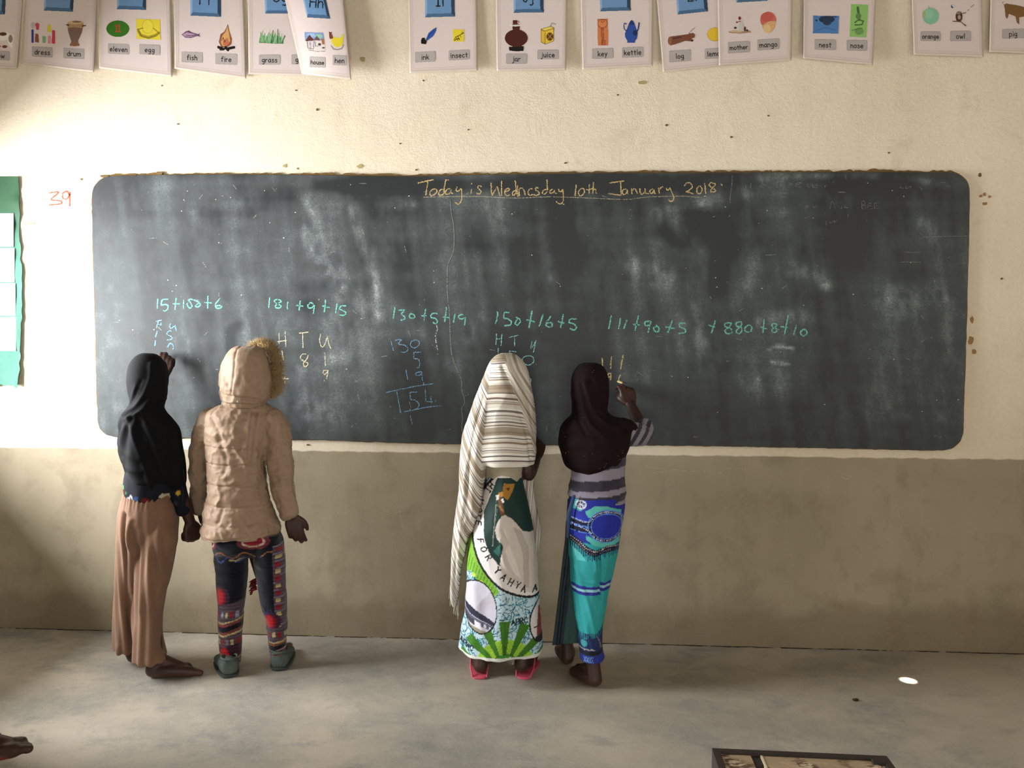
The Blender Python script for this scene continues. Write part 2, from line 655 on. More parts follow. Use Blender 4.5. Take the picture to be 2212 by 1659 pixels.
# floor
mF, t, b = nt('worn_cement_floor', 0.62, 0.35)
p = pos(t)
st = scaled(t, p, (1.0, 1.35, 1.0))
n1 = noise(t, st, 1.7, 5, 0.62, 0.25); n2 = noise(t, st, 5.0, 5, 0.68, 0.3); n3 = noise(t, p, 0.9, 3)
c = mixc(t, ramp(t, n1, [(0.40, 0.0), (0.60, 1.0)]), '#86827a', '#a89e8f')
c = mixc(t, ramp(t, n2, [(0.52, 0.0), (0.68, 0.62)]), c, '#6a6e6e')
c = mixc(t, ramp(t, n3, [(0.45, 0.0), (0.7, 0.45)]), c, '#ab9f89')
c = mixc(t, ramp(t, noise(t, p, 16, 5, 0.7), [(0.42, 0.0), (0.72, 0.28)]), c, '#b9b2a4')
c = mixc(t, ramp(t, noise(t, p, 120, 3), [(0.35, 0.0), (0.75, 0.2)]), c, '#c8c0ae')
t.links.new(c, b.inputs['Base Color'])
t.links.new(ramp(t, n2, [(0.3, 0.5), (0.7, 0.75)]), b.inputs['Roughness'])
bump(t, b, math_(t, 'ADD', n2, math_(t, 'MULTIPLY', noise(t, p, 200, 2), 0.15)), 0.25, 0.01)
v, f = box(XL - TH, XR + TH, YB - TH, TH, -0.1, 0.0)
floor = tag(make('floor', v, f, mF, smooth=False), kind='structure')

# cracked joint where wall and floor meet
M_CRACK = plain('crack_dirt', '#3a3020', 0.95, 0.1)
xs = np.linspace(-2.7, 3.1, 520)
jit = 0.5 + 0.5 * vnoise(np.stack([xs * 25, xs * 0, xs * 0], 1)) + 0.4 * vnoise(np.stack([xs * 90, xs * 0, xs * 0], 1), 3)
wd = 0.0035 + 0.008 * np.clip(jit, 0, 1.3)
yb = -0.001 - 0.004 * np.abs(vnoise(np.stack([xs * 8, xs * 0 + 4, xs * 0], 1)))
v = np.vstack([np.stack([xs, yb, xs * 0 + 0.0012], 1), np.stack([xs, yb - wd, xs * 0 + 0.0012], 1)])
n_ = len(xs)
f = [(i, i + n_, i + 1 + n_, i + 1) for i in range(n_ - 1) if jit[i] > 0.12]
make('floor_joint_crack', v, f, M_CRACK, floor, smooth=False)

# roof sheet with the nail hole the sun comes through
SPOT = P3(1962, 1470, 0) if False else onZ(np.array([1962.0]), np.array([1470.0]), 0)[0]
HC = SPOT + SUN_DIR * (ZC / SUN_DIR[2])
k = 48
th = np.linspace(0, 2 * math.pi, k, endpoint=False)
hr = 0.023
ci = np.stack([HC[0] + hr * np.cos(th), HC[1] + hr * np.sin(th), np.full(k, ZC)], 1)
m_ = np.maximum(np.abs(np.cos(th)), np.abs(np.sin(th)))
sq = np.stack([HC[0] + 0.12 * np.cos(th) / m_, HC[1] + 0.12 * np.sin(th) / m_, np.full(k, ZC)], 1)
v = np.vstack([ci, sq])
f = [(i, (i + 1) % k, k + (i + 1) % k, k + i) for i in range(k)]
s_ = 0.12
xa, xb, ya, yb_ = HC[0] - s_, HC[0] + s_, HC[1] - s_, HC[1] + s_
def flat(x0, x1, y0, y1):
    return np.array([(x0, y0, ZC), (x1, y0, ZC), (x1, y1, ZC), (x0, y1, ZC)]), [(0, 1, 2, 3)]
v, f = join([(v, f), flat(XL - TH, xa, YB - TH, TH), flat(xb, XR + TH, YB - TH, TH), flat(xa, xb, YB - TH, ya), flat(xa, xb, yb_, TH)])
M_ROOF = plain('roof_sheet', '#6d665b', 0.6, 0.4)
tag(make('ceiling', v, f, M_ROOF, smooth=False), kind='structure')

# ------------------------------------------------------------------ wall marks
M_NICK = plain('plaster_nick', '#6d5a3e', 0.95, 0.1)
M_SCUFF = plain('bared_plaster', '#b9ad98', 0.95, 0.1)
M_TAPE = plain('old_tape', '#a89a68', 0.6, 0.3)
M_RUST = plain('rusty_stain', '#a07a50', 0.95, 0.1)


def blob(px, py, rx, ry, Y=-0.0012, n=11, seed=0, thick=0.001):
    r = random.Random(seed * 31 + int(px) * 7 + int(py))
    pts = []
    for i in range(n):
        a = 2 * math.pi * i / n
        q = 0.65 + 0.5 * r.random()
        pts.append((px + rx * q * math.cos(a), py + ry * q * math.sin(a)))
    q = np.array(pts)
    fr = onY(q[:, 0], q[:, 1], Y - thick); bk = onY(q[:, 0], q[:, 1], Y + thick)
    v = np.vstack([fr, bk])
    f = [tuple(range(n))] + [(i, i + n, (i + 1) % n + n, (i + 1) % n) for i in range(n)]
    return v, f


for (x, y, rx, ry) in [(686, 237, 4, 3), (640, 195, 3, 2), (612, 152, 3, 3), (176, 387, 3, 3), (915, 174, 3, 2), (462, 118, 4, 3), (1440, 270, 4, 3), (385, 268, 3, 2),
                       (1580, 296, 4, 2), (1744, 380, 3, 2), (2117, 378, 4, 5), (1012, 280, 3, 2), (865, 310, 3, 2), (1660, 250, 3, 2), (1335, 205, 3, 2), (666, 961, 4, 2), (510, 968, 3, 2),
                       (2164, 602, 3, 3), (900, 367, 3, 2), (1222, 352, 4, 2), (643, 364, 2, 2), (1920, 330, 3, 2), (350, 185, 2, 2)]:
    v, f = blob(x, y, rx, ry)
    make('plaster_nick', v, f, M_NICK, wall_front, smooth=False)
for (x, y, rx, ry) in [(783, 128, 7, 6), (778, 359, 8, 5), (1387, 178, 10, 4), (615, 358, 5, 4), (60, 608, 12, 2), (62, 482, 12, 3)]:
    v, f = blob(x, y, rx, ry)
    make('tape_scrap', v, f, M_TAPE, wall_front, smooth=False)
for (x, y, rx, ry) in [(2127, 420, 4, 4), (2138, 425, 4, 3), (2128, 440, 6, 4), (2119, 424, 4, 3), (2100, 690, 4, 9), (2098, 735, 7, 12), (2105, 760, 5, 6)]:
    v, f = blob(x, y, rx, ry)
    make('rust_spot', v, f, M_RUST, wall_front, smooth=False)

# ------------------------------------------------------------------ chalk strokes
def chalk_mat(name, color):
    m, t, b = nt(name, 0.95, 0.05)
    p = N(t, 'ShaderNodeTexCoord').outputs['Object']
    c = lin(color)
    t.links.new(mixc(t, noise(t, p, 160, 3), tuple(x * 0.62 for x in c), c), b.inputs['Base Color'])
    return m


def ribbon(strokes, wpx, Y, drop, seed, step=1.3, rows=3, smooth=True):
    r = np.random.RandomState(seed)
    V, Fc, n = [], [], 0
    for s in strokes:
        p = spline(s, 8) if (len(s) > 2 and smooth) else np.asarray(s, float)
        d = np.concatenate([[0], np.cumsum(np.linalg.norm(np.diff(p, axis=0), axis=1))])
        m = max(3, int(d[-1] / step))
        q = np.linspace(0, d[-1], m)
        x, y = np.interp(q, d, p[:, 0]), np.interp(q, d, p[:, 1])
        x = x + r.normal(0, 0.16, m); y = y + r.normal(0, 0.16, m)
        tx, ty = np.gradient(x), np.gradient(y)
        L = np.hypot(tx, ty) + 1e-9
        nx, ny = -ty / L, tx / L
        w = wpx * (0.8 + 0.35 * r.rand(m)) * np.clip(np.minimum(np.arange(m) + 1.5, m - np.arange(m) + 0.5) / 2.5, 0.4, 1)
        G = []
        for j in range(rows + 1):
            k = (j / rows - 0.5) * w + (r.normal(0, 0.12, m) if j in (0, rows) else 0)
            G.append(onY(x + nx * k, y + ny * k, Y))
        G = np.array(G)
        V.append(G.reshape(-1, 3))
        for j in range(rows):
            for i in range(m - 1):
                if r.rand() > drop * (1.5 if j in (0, rows - 1) else 0.6):
                    a = n + j * m + i
                    Fc.append((a, a + 1, a + m + 1, a + m))
        n += (rows + 1) * m
    return np.vstack(V), Fc


def cr(x0, y0, s, strokes):
    return [[(x0 + x / s, y0 + y / s) for x, y in q] for q in strokes]


# ------------------------------------------------------------------ chalkboard
BY = -0.014
def interp(tab, x):
    tab = np.array(tab, float)
    return np.interp(x, tab[:, 0], tab[:, 1])
TOP = [(200, 381), (350, 378), (520, 377), (700, 379), (880, 381), (1100, 377), (1300, 374), (1600, 373), (1900, 372), (2095, 373)]
BOT = [(200, 942), (300, 944), (500, 947), (700, 950), (850, 956), (1000, 959), (1200, 961), (1400, 961), (1600, 964), (1800, 968), (2000, 972), (2095, 972)]
LEF = [(375, 199), (450, 199), (550, 201), (650, 204), (750, 207), (850, 209), (950, 213)]
RIG = [(375, 2094), (450, 2094), (600, 2090), (750, 2086), (850, 2082), (975, 2079)]


def board_grid(nu, nv, grow=0.0, rough=0.0):
    tv = np.linspace(0, 1, nv); tv = tv - 0.10 * np.sin(2 * math.pi * tv) / 1.0
    tu = np.linspace(0, 1, nu); tu = tu - 0.02 * np.sin(2 * math.pi * tu)
    X = np.zeros((nv, nu)); Y = np.zeros((nv, nu))
    for j, v_ in enumerate(tv):
        ya = 376 + v_ * 585
        h = 585.0
        def rnd_in(d, r):
            return 0 if d >= r else r - math.sqrt(max(0, r * r - (r - d) ** 2))
        dt, db = v_ * h, (1 - v_) * h
        xl = interp(LEF, ya) + rnd_in(dt, 44) + rnd_in(db, 34)
        xr = interp(RIG, ya) - rnd_in(dt, 40) - rnd_in(db, 42)
        X[j] = xl + tu * (xr - xl)
        top, bot = interp(TOP, X[j]), interp(BOT, X[j])
        Y[j] = top + v_ * (bot - top)
    if grow:
        cx_, cy_ = 1146, 668
        X += np.sign(X - cx_) * grow * np.clip(np.abs(X - cx_) / 940, 0, 1) ** 8
        Y += np.sign(Y - cy_) * grow * np.clip(np.abs(Y - cy_) / 290, 0, 1) ** 8
    return X, Y


def grid_faces(nu, nv):
    return [(j * nu + i, j * nu + i + 1, (j + 1) * nu + i + 1, (j + 1) * nu + i) for j in range(nv - 1) for i in range(nu - 1)]


def slab(X, Y, front, back):
    """grid of pixels at depth front, closed by side walls running to depth back"""
    nv, nu = X.shape
    G = onY(X.ravel(), Y.ravel(), front)
    loop = list(range(nu)) + [j * nu + nu - 1 for j in range(1, nv)] + [(nv - 1) * nu + i for i in range(nu - 2, -1, -1)] + [j * nu for j in range(nv - 2, 0, -1)]
    B = G[loop].copy(); B[:, 1] = back
    n = len(G); m = len(loop)
    f = grid_faces(nu, nv) + [(loop[i], n + i, n + (i + 1) % m, loop[(i + 1) % m]) for i in range(m)]
    return np.vstack([G, B]), f


board = empty('chalkboard', (P3(1146, 959, 0)[0], 0, P3(1146, 959, 0)[2]), 'long dark chalkboard with rounded corners, covered in sums and chalk dust, on the front wall', 'chalkboard')
X, Y = board_grid(520, 170)
v, f = slab(X, Y, BY, -0.003)
# chalk dust left by wiping: clouds, sweeps and dark wiped patches
x_, y_ = to_px(v, BY)
q = np.stack([x_, y_, x_ * 0], 1)
cl = 0.5 + 0.5 * fbm(q * (1 / 120, 1 / 200, 0), 1, 4)
vs = 0.5 + 0.5 * fbm(np.stack([(x_ - 0.12 * y_) / 26, y_ / 230, x_ * 0], 1), 5, 4)
fi = 0.5 + 0.5 * fbm(q * (1 / 14, 1 / 20, 0), 9, 3)
hz = 0.5 + 0.5 * fbm(q * (1 / 170, 1 / 22, 0), 13, 3)
dust = 0.34 * cl + 0.27 * vs + 0.14 * fi + 0.14 * hz
dust = np.clip((dust - 0.26) * 1.25, 0, 1) * 0.8


def sweep(pts, w, amt, soft=1.0, grain=0.6):
    p = spline(pts, 10)
    D = np.full(len(x_), 1e9)
    for a, b_ in zip(p[:-1], p[1:]):
        d = b_ - a; L = (d ** 2).sum() + 1e-9
        t_ = np.clip(((x_ - a[0]) * d[0] + (y_ - a[1]) * d[1]) / L, 0, 1)
        D = np.minimum(D, np.hypot(x_ - a[0] - t_ * d[0], y_ - a[1] - t_ * d[1]))
    m = np.clip(1.25 - D / w, 0, 1) ** soft
    return amt * m * (1 - grain + grain * 2 * fi * np.clip(vs, 0.02, 1) ** 0.5)


for pts, w, a in [([(662, 425), (682, 470), (690, 510)], 14, 0.34), ([(655, 505), (690, 560), (730, 610), (735, 680)], 22, 0.28),
                  ([(765, 450), (778, 500), (798, 560), (812, 620), (820, 690)], 15, 0.42), ([(700, 540), (745, 600), (770, 660)], 30, 0.2),
                  ([(420, 430), (418, 470)], 16, 0.25), ([(835, 440), (890, 442)], 13, 0.3), ([(525, 440), (520, 480)], 22, 0.18),
                  ([(1080, 440), (1085, 560)], 30, 0.15), ([(1170, 450), (1180, 600)], 20, 0.16), ([(1365, 570), (1400, 590), (1440, 605)], 28, 0.28),
                  ([(1420, 460), (1500, 440), (1560, 430), (1620, 420)], 24, 0.3), ([(1480, 480), (1510, 560), (1500, 680), (1510, 760)], 24, 0.26),
                  ([(1600, 470), (1620, 560), (1610, 640)], 20, 0.18), ([(1715, 585), (1760, 592), (1785, 610)], 20, 0.42), ([(1640, 690), (1720, 680), (1760, 690)], 18, 0.26),
                  ([(1990, 480), (2050, 520)], 22, 0.2), ([(1930, 650), (2010, 640)], 40, 0.2), ([(1640, 385), (1760, 380), (1950, 385), (2060, 405)], 9, 0.28),
                  ([(1660, 755), (1680, 748), (1715, 753)], 4, 0.8), ([(1668, 783), (1706, 787)], 4, 0.75), ([(1500, 700), (1520, 780)], 40, 0.24),
                  ([(1640, 830), (1700, 820)], 40, 0.2), ([(560, 690), (690, 720), (760, 740)], 40, 0.18), ([(660, 790), (740, 770)], 22, 0.22),
                  ([(940, 790), (980, 795)], 22, 0.2), ([(1040, 690), (1020, 730)], 22, 0.2), ([(640, 870), (720, 880)], 40, 0.14), ([(230, 500), (240, 900)], 40, 0.16),
                  ([(380, 720), (420, 820)], 60, 0.12), ([(880, 690), (900, 720)], 20, 0.2), ([(1780, 900), (1900, 880)], 60, 0.1), ([(2050, 650), (2040, 900)], 14, 0.16)]:
    dust += sweep(pts, w, a)
for pts, w, a in [([(690, 400), (1500, 398)], 20, -0.45), ([(1500, 480), (1560, 520), (1550, 620)], 34, -0.5), ([(1430, 500), (1470, 520)], 22, -0.35),
                  ([(1800, 400), (1960, 395)], 22, -0.3), ([(1850, 520), (1830, 560)], 50, -0.2), ([(520, 700), (500, 720), (500, 790)], 14, -0.35),
                  ([(900, 800), (920, 900)], 60, -0.25), ([(1220, 720), (1280, 900)], 60, -0.2), ([(880, 560), (900, 640)], 40, -0.25), ([(1030, 520), (1120, 540)], 46, -0.2),
                  ([(1180, 480), (1240, 560)], 50, -0.2), ([(580, 430), (640, 420)], 30, -0.2), ([(1900, 580), (1980, 590)], 40, -0.2), ([(860, 740), (850, 860)], 40, -0.2)]:
    dust += sweep(pts, w, a, 1.0, 0.2)
dust = np.clip(dust, 0, 1)
mB, t, b = nt('chalkboard_paint', 0.52, 0.4)
p = pos(t)
at = N(t, 'ShaderNodeAttribute', attribute_name='dust')
g = noise(t, p, 130, 5, 0.75)
g2 = noise(t, scaled(t, p, (1, 1, 0.25)), 120, 3, 0.7)
d = math_(t, 'MULTIPLY', at.outputs['Fac'], ramp(t, g, [(0.25, 0.45), (0.75, 1.35)]))
d = math_(t, 'ADD', d, math_(t, 'MULTIPLY', math_(t, 'SUBTRACT', g2, 0.6, True), 0.5), True)
c = ramp(t, d, [(0.0, '#232728'), (0.3, '#424848'), (0.65, '#6a7070'), (1.0, '#9da1a1')])
t.links.new(c, b.inputs['Base Color'])
t.links.new(ramp(t, d, [(0.0, 0.46), (0.6, 0.85)]), b.inputs['Roughness'])
bump(t, b, g, 0.12, 0.004)
make('board_surface', v, f, mB, board, smooth=False, attr={'dust': dust})

# crumbled brown plaster lip that shows around the top edge
X, Y = board_grid(420, 60, 1.2)
jx = 1.6 * vnoise(np.stack([X.ravel() / 9, Y.ravel() / 9, X.ravel() * 0], 1)).reshape(X.shape)
Y[0] += -2.4 + 2.0 * jx[0] - 2.2 * np.clip(vnoise(np.stack([X[0] / 60, X[0] * 0, X[0] * 0], 1), 4), 0, 1)
Y[-1] += 0.6 * jx[-1]; X[:, 0] += 0.6 * jx[:, 0]; X[:, -1] += 0.6 * jx[:, -1]
v, f = slab(X, Y, BY + 0.006, -0.003)
make('plaster_lip', v, f, plain('crumbled_plaster', '#6f5836', 0.95, 0.1, 0.35, 60), board, smooth=False)
for (x, y, rx, ry) in [(344, 374, 8, 4), (225, 381, 9, 4), (1053, 376, 4, 3), (1113, 376, 4, 3), (1418, 372, 9, 4), (1665, 370, 4, 3), (1850, 370, 5, 3)]:
    v, f = blob(x, y, rx, ry, Y=-0.0075, thick=0.004)
    make('plaster_crumb', v, f, M_NICK, board, smooth=False)

M_GREEN = chalk_mat('green_chalk', '#7fcbbb'); M_BLUE = chalk_mat('blue_chalk', '#86b4d8'); M_YEL = chalk_mat('yellow_chalk', '#d8bd86')
M_WHT = chalk_mat('white_chalk', '#d8d8cf'); M_FAINT = chalk_mat('faint_chalk', '#8a8d88'); M_TEAL = chalk_mat('pale_teal_chalk', '#9fe0dc')
M_YELT = chalk_mat('pale_yellow_chalk', '#e2d6b4')
CY_ = BY - 0.0007

C1 = cr(890, 370, 6.144, [
    [(70, 160), (180, 132), (290, 112)], [(212, 125), (198, 220), (182, 318)], [(330, 240), (285, 235), (240, 275), (245, 320), (290, 315), (330, 270), (320, 240)],
    [(440, 265), (390, 240), (355, 285), (365, 315), (415, 305), (440, 260)], [(450, 115), (430, 210), (425, 300)], [(440, 115), (495, 118)],
    [(510, 230), (465, 240), (445, 285), (465, 305), (505, 285), (522, 240)], [(522, 240), (520, 285), (545, 295)],
    [(600, 205), (585, 245), (610, 265), (650, 230)], [(655, 225), (660, 300), (655, 380), (620, 435), (570, 410)],
    [(792, 235), (780, 300)], [(795, 155), (790, 177)], [(925, 205), (895, 190), (872, 215), (900, 245), (918, 275), (890, 300), (855, 290)],
    [(1050, 150), (1052, 240), (1062, 325)], [(1062, 325), (1130, 200)], [(1130, 200), (1165, 325)], [(1190, 325), (1187, 120)],
    [(1230, 275), (1290, 250), (1285, 225), (1245, 240), (1232, 290), (1260, 325), (1300, 310)],
    [(1375, 255), (1340, 270), (1332, 310), (1355, 318), (1382, 280)], [(1370, 120), (1378, 220), (1385, 310)],
    [(1400, 180), (1405, 340)], [(1425, 330), (1425, 240), (1460, 225), (1490, 260), (1505, 320)],
    [(1600, 235), (1560, 235), (1540, 280), (1560, 320), (1610, 305)], [(1680, 225), (1650, 215), (1640, 245), (1680, 275), (1690, 300), (1650, 320), (1610, 305)],
    [(1790, 240), (1750, 250), (1730, 290), (1760, 305), (1800, 270)], [(1790, 110), (1795, 200), (1800, 250)],
    [(1870, 235), (1835, 260), (1835, 290), (1870, 285), (1890, 250)], [(1890, 245), (1895, 290), (1920, 295)],
    [(1945, 235), (1955, 265), (1985, 265), (2000, 235)], [(2000, 235), (2008, 310), (2005, 390), (1970, 435), (1910, 400)]])
C2 = cr(1230, 370, 6.144, [
    [(90, 175), (75, 330)], [(150, 230), (122, 270), (130, 320), (165, 322), (198, 280), (190, 235), (150, 230)], [(265, 175), (262, 300)], [(220, 235), (260, 250), (310, 225)],
    [(320, 145), (310, 300)], [(312, 260), (345, 235), (360, 300)], [(530, 155), (725, 128)], [(680, 135), (688, 320)], [(688, 320), (510, 295)],
    [(755, 235), (710, 250), (705, 295), (735, 310), (765, 270)], [(765, 240), (775, 305)], [(825, 225), (830, 305)], [(830, 260), (865, 230), (890, 265), (908, 305)],
    [(935, 225), (940, 280), (965, 305), (1000, 270), (1005, 225)], [(1005, 240), (1015, 290), (1055, 300)],
    [(1110, 225), (1072, 255), (1072, 290), (1105, 285), (1120, 245)], [(1120, 240), (1128, 285), (1150, 300)], [(1180, 215), (1195, 295)], [(1190, 255), (1215, 215), (1245, 205)],
    [(1285, 220), (1300, 250), (1335, 230)], [(1330, 215), (1360, 280), (1385, 340), (1375, 385), (1345, 400), (1310, 375)],
    [(1520, 200), (1560, 155), (1610, 160), (1630, 210), (1590, 250), (1545, 275)], [(1545, 275), (1600, 280), (1645, 300)],
    [(1715, 195), (1690, 240), (1700, 290), (1745, 290), (1760, 235), (1740, 200), (1715, 195)], [(1795, 155), (1810, 300)],
    [(1930, 165), (1880, 150), (1855, 185), (1900, 220), (1940, 255), (1915, 275), (1870, 265), (1900, 220), (1935, 180), (1925, 155)], [(2010, 165), (2030, 190)]])
UL = cr(890, 370, 6.144, [[(150, 345), (500, 338), (900, 335), (1100, 345), (1400, 355), (1800, 340), (2200, 348), (2350, 355), (2700, 370), (2890, 370), (3090, 345), (3340, 335), (3600, 330), (3790, 345), (3900, 330)]])
G4 = cr(320, 620, 10.37, [
    [(215, 260), (205, 485)], [(450, 275), (320, 290), (290, 410)], [(290, 410), (400, 390), (450, 430), (430, 500), (370, 540), (330, 525)], [(630, 240), (600, 515)], [(550, 380), (715, 375)],
    [(795, 285), (790, 485)], [(895, 355), (870, 380), (910, 460), (960, 465), (985, 420), (940, 340), (895, 290), (950, 275), (1030, 290)],
    [(1030, 290), (1150, 350), (1110, 380), (1060, 430), (1110, 445), (1175, 400), (1150, 350)], [(1340, 195), (1335, 490)], [(1260, 345), (1430, 360)],
    [(1615, 255), (1540, 340), (1500, 420), (1540, 470), (1600, 475), (1645, 440), (1600, 415), (1510, 425)]])
B4 = cr(320, 620, 10.37, [[(175, 768), (300, 742)], [(225, 760), (190, 920)], [(215, 830), (290, 850)], [(290, 790), (285, 860)], [(205, 985), (165, 1130)], [(165, 1195), (150, 1320)],
    [(510, 820), (480, 870), (500, 925), (560, 900), (600, 860)], [(600, 855), (635, 990)], [(525, 1000), (490, 980), (415, 1050), (500, 1100), (540, 1150), (480, 1175), (415, 1190)],
    [(425, 1365), (490, 1260), (560, 1310), (555, 1400)]])
G5 = cr(560, 620, 7.214, [
    [(165, 160), (145, 330)], [(345, 215), (290, 195), (235, 210), (260, 250), (330, 280), (335, 315), (290, 330), (250, 310), (280, 265), (335, 235), (345, 215)], [(445, 225), (435, 350)],
    [(640, 210), (620, 370)], [(570, 285), (685, 300)], [(845, 265), (800, 245), (760, 280), (770, 325), (820, 320), (855, 280)], [(860, 280), (845, 415)], [(1035, 195), (1015, 395)], [(980, 290), (1100, 325)],
    [(1215, 255), (1190, 410)], [(1355, 295), (1280, 295), (1245, 340)], [(1245, 340), (1310, 370), (1350, 400), (1320, 440), (1250, 435)]])
Y5 = cr(560, 620, 7.214, [[(310, 710), (310, 890)], [(405, 690), (415, 935)], [(280, 855), (430, 830)], [(620, 720), (765, 703)], [(675, 715), (682, 950)],
    [(955, 730), (940, 830), (970, 930), (1020, 900), (1060, 770)], [(1060, 765), (1090, 900), (1120, 960)], [(355, 990), (378, 1155)],
    [(735, 1045), (680, 1045), (640, 1090), (660, 1130), (720, 1170), (760, 1190), (740, 1230), (705, 1240), (690, 1180), (735, 1130), (760, 1070), (755, 1050)], [(1018, 1020), (1032, 1230)],
    [(1065, 1300), (1010, 1300), (995, 1345), (1030, 1360), (1070, 1310)], [(1075, 1290), (1048, 1435)], [(1005, 1460), (1035, 1465)], [(330, 1430), (465, 1428)], [(395, 1390), (398, 1500)]])
G6 = cr(820, 640, 5.719, [[(188, 135), (168, 280)], [(228, 172), (312, 170)], [(312, 170), (265, 220)], [(265, 220), (310, 255), (300, 290), (255, 295)], [(400, 205), (365, 240), (385, 270), (430, 265), (425, 230), (370, 215)],
    [(570, 155), (545, 300)], [(515, 240), (580, 240)], [(715, 215), (650, 212), (635, 260), (690, 275), (712, 310), (695, 340), (655, 320)], [(828, 130), (803, 320)], [(778, 255), (865, 265)],
    [(935, 215), (910, 325)], [(1035, 225), (985, 235), (975, 265), (1010, 280), (1050, 265)], [(1062, 258), (1050, 360)]])
B6 = cr(820, 640, 5.719, [[(138, 545), (172, 675)], [(190, 545), (265, 535), (235, 590), (310, 605), (350, 650), (320, 690), (260, 690)], [(435, 540), (390, 565), (385, 615), (430, 638), (480, 610), (487, 560), (440, 540), (385, 555)],
    [(515, 690), (420, 692)], [(420, 692), (425, 770)], [(425, 770), (480, 780), (495, 830), (485, 880), (455, 880)], [(325, 905), (348, 1025)], [(520, 930), (460, 945), (440, 970), (490, 978), (525, 940)], [(520, 930), (530, 1050)],
    [(80, 1190), (300, 1140), (480, 1105), (660, 1080)], [(545, 1060), (548, 1100)], [(210, 1170), (235, 1300), (260, 1440)], [(465, 1182), (375, 1185)], [(375, 1185), (380, 1270)],
    [(380, 1275), (440, 1285), (485, 1330), (470, 1380), (430, 1400)], [(563, 1140), (572, 1300)], [(572, 1300), (655, 1305)], [(630, 1235), (642, 1335)], [(690, 1280), (695, 1305)],
    [(300, 1425), (420, 1405), (560, 1375), (755, 1350)], [(380, 1475), (405, 1590)]])
G7 = cr(1040, 660, 7.542, [[(255, 95), (265, 150), (230, 300)], [(455, 115), (375, 115), (360, 200)], [(360, 205), (430, 220), (490, 270), (460, 320), (370, 330)], [(560, 185), (625, 230), (625, 280), (580, 318), (545, 285), (590, 220)],
    [(825, 80), (775, 365)], [(730, 230), (870, 265)], [(1005, 140), (940, 345)], [(1130, 170), (1070, 260), (1050, 310), (1090, 350), (1145, 335), (1150, 295), (1100, 275), (1060, 300)],
    [(1335, 140), (1290, 365)], [(1240, 255), (1350, 290)], [(1555, 225), (1460, 215), (1425, 270), (1500, 300), (1550, 350), (1510, 400), (1440, 375)]])
T7 = cr(1040, 660, 7.542, [[(245, 455), (235, 640)], [(335, 460), (318, 655)], [(240, 545), (330, 540)], [(450, 522), (605, 480)], [(540, 500), (540, 665)], [(825, 585), (800, 690), (820, 690), (890, 575)], [(890, 570), (845, 765)],
    [(272, 690), (268, 860)], [(450, 740), (570, 755)], [(460, 740), (455, 800), (540, 840)], [(740, 815), (670, 860), (690, 935), (770, 972), (850, 915), (840, 850), (790, 820), (700, 825)], [(757, 1045), (728, 1130)],
    [(740, 1165), (800, 1195), (805, 1240), (780, 1275)]])
G8 = cr(1280, 660, 4.424, [[(180, 95), (155, 225)], [(268, 120), (248, 225)], [(328, 135), (298, 225)], [(440, 95), (405, 240)], [(385, 180), (450, 185)], [(555, 150), (505, 155), (505, 190), (550, 185)], [(558, 150), (530, 260)],
    [(605, 185), (635, 220), (625, 250), (590, 240), (585, 210), (610, 200)], [(765, 140), (718, 260)], [(695, 205), (785, 220)], [(888, 168), (838, 170), (830, 205)], [(830, 205), (880, 225), (885, 255), (820, 268)]])
G9 = cr(1280, 660, 4.424, [[(1175, 140), (1135, 265)], [(1105, 185), (1170, 210)], [(1330, 165), (1270, 170), (1265, 200), (1320, 220), (1330, 260), (1290, 270), (1265, 240), (1310, 200), (1330, 165)],
    [(1425, 155), (1375, 165), (1375, 195), (1425, 215), (1415, 260), (1380, 265), (1375, 240), (1420, 190), (1425, 155)], [(1490, 185), (1455, 215), (1465, 250), (1510, 248), (1520, 205), (1490, 185)],
    [(1640, 125), (1628, 260)], [(1600, 205), (1670, 225)], [(1760, 175), (1720, 175), (1720, 200), (1755, 220), (1755, 250), (1720, 255), (1715, 230), (1755, 195), (1760, 175)],
    [(1870, 90), (1835, 275)], [(1795, 200), (1865, 210)], [(1950, 185), (1920, 280)], [(2020, 225), (1990, 250), (2000, 285), (2035, 285), (2050, 250), (2020, 225)]])
Y8 = cr(1280, 660, 4.424, [[(92, 500), (98, 590)], [(180, 485), (172, 605)], [(292, 470), (268, 610)], [(175, 645), (148, 655), (155, 685), (178, 670)], [(178, 645), (170, 715)], [(268, 660), (252, 690), (252, 720), (272, 732)]])
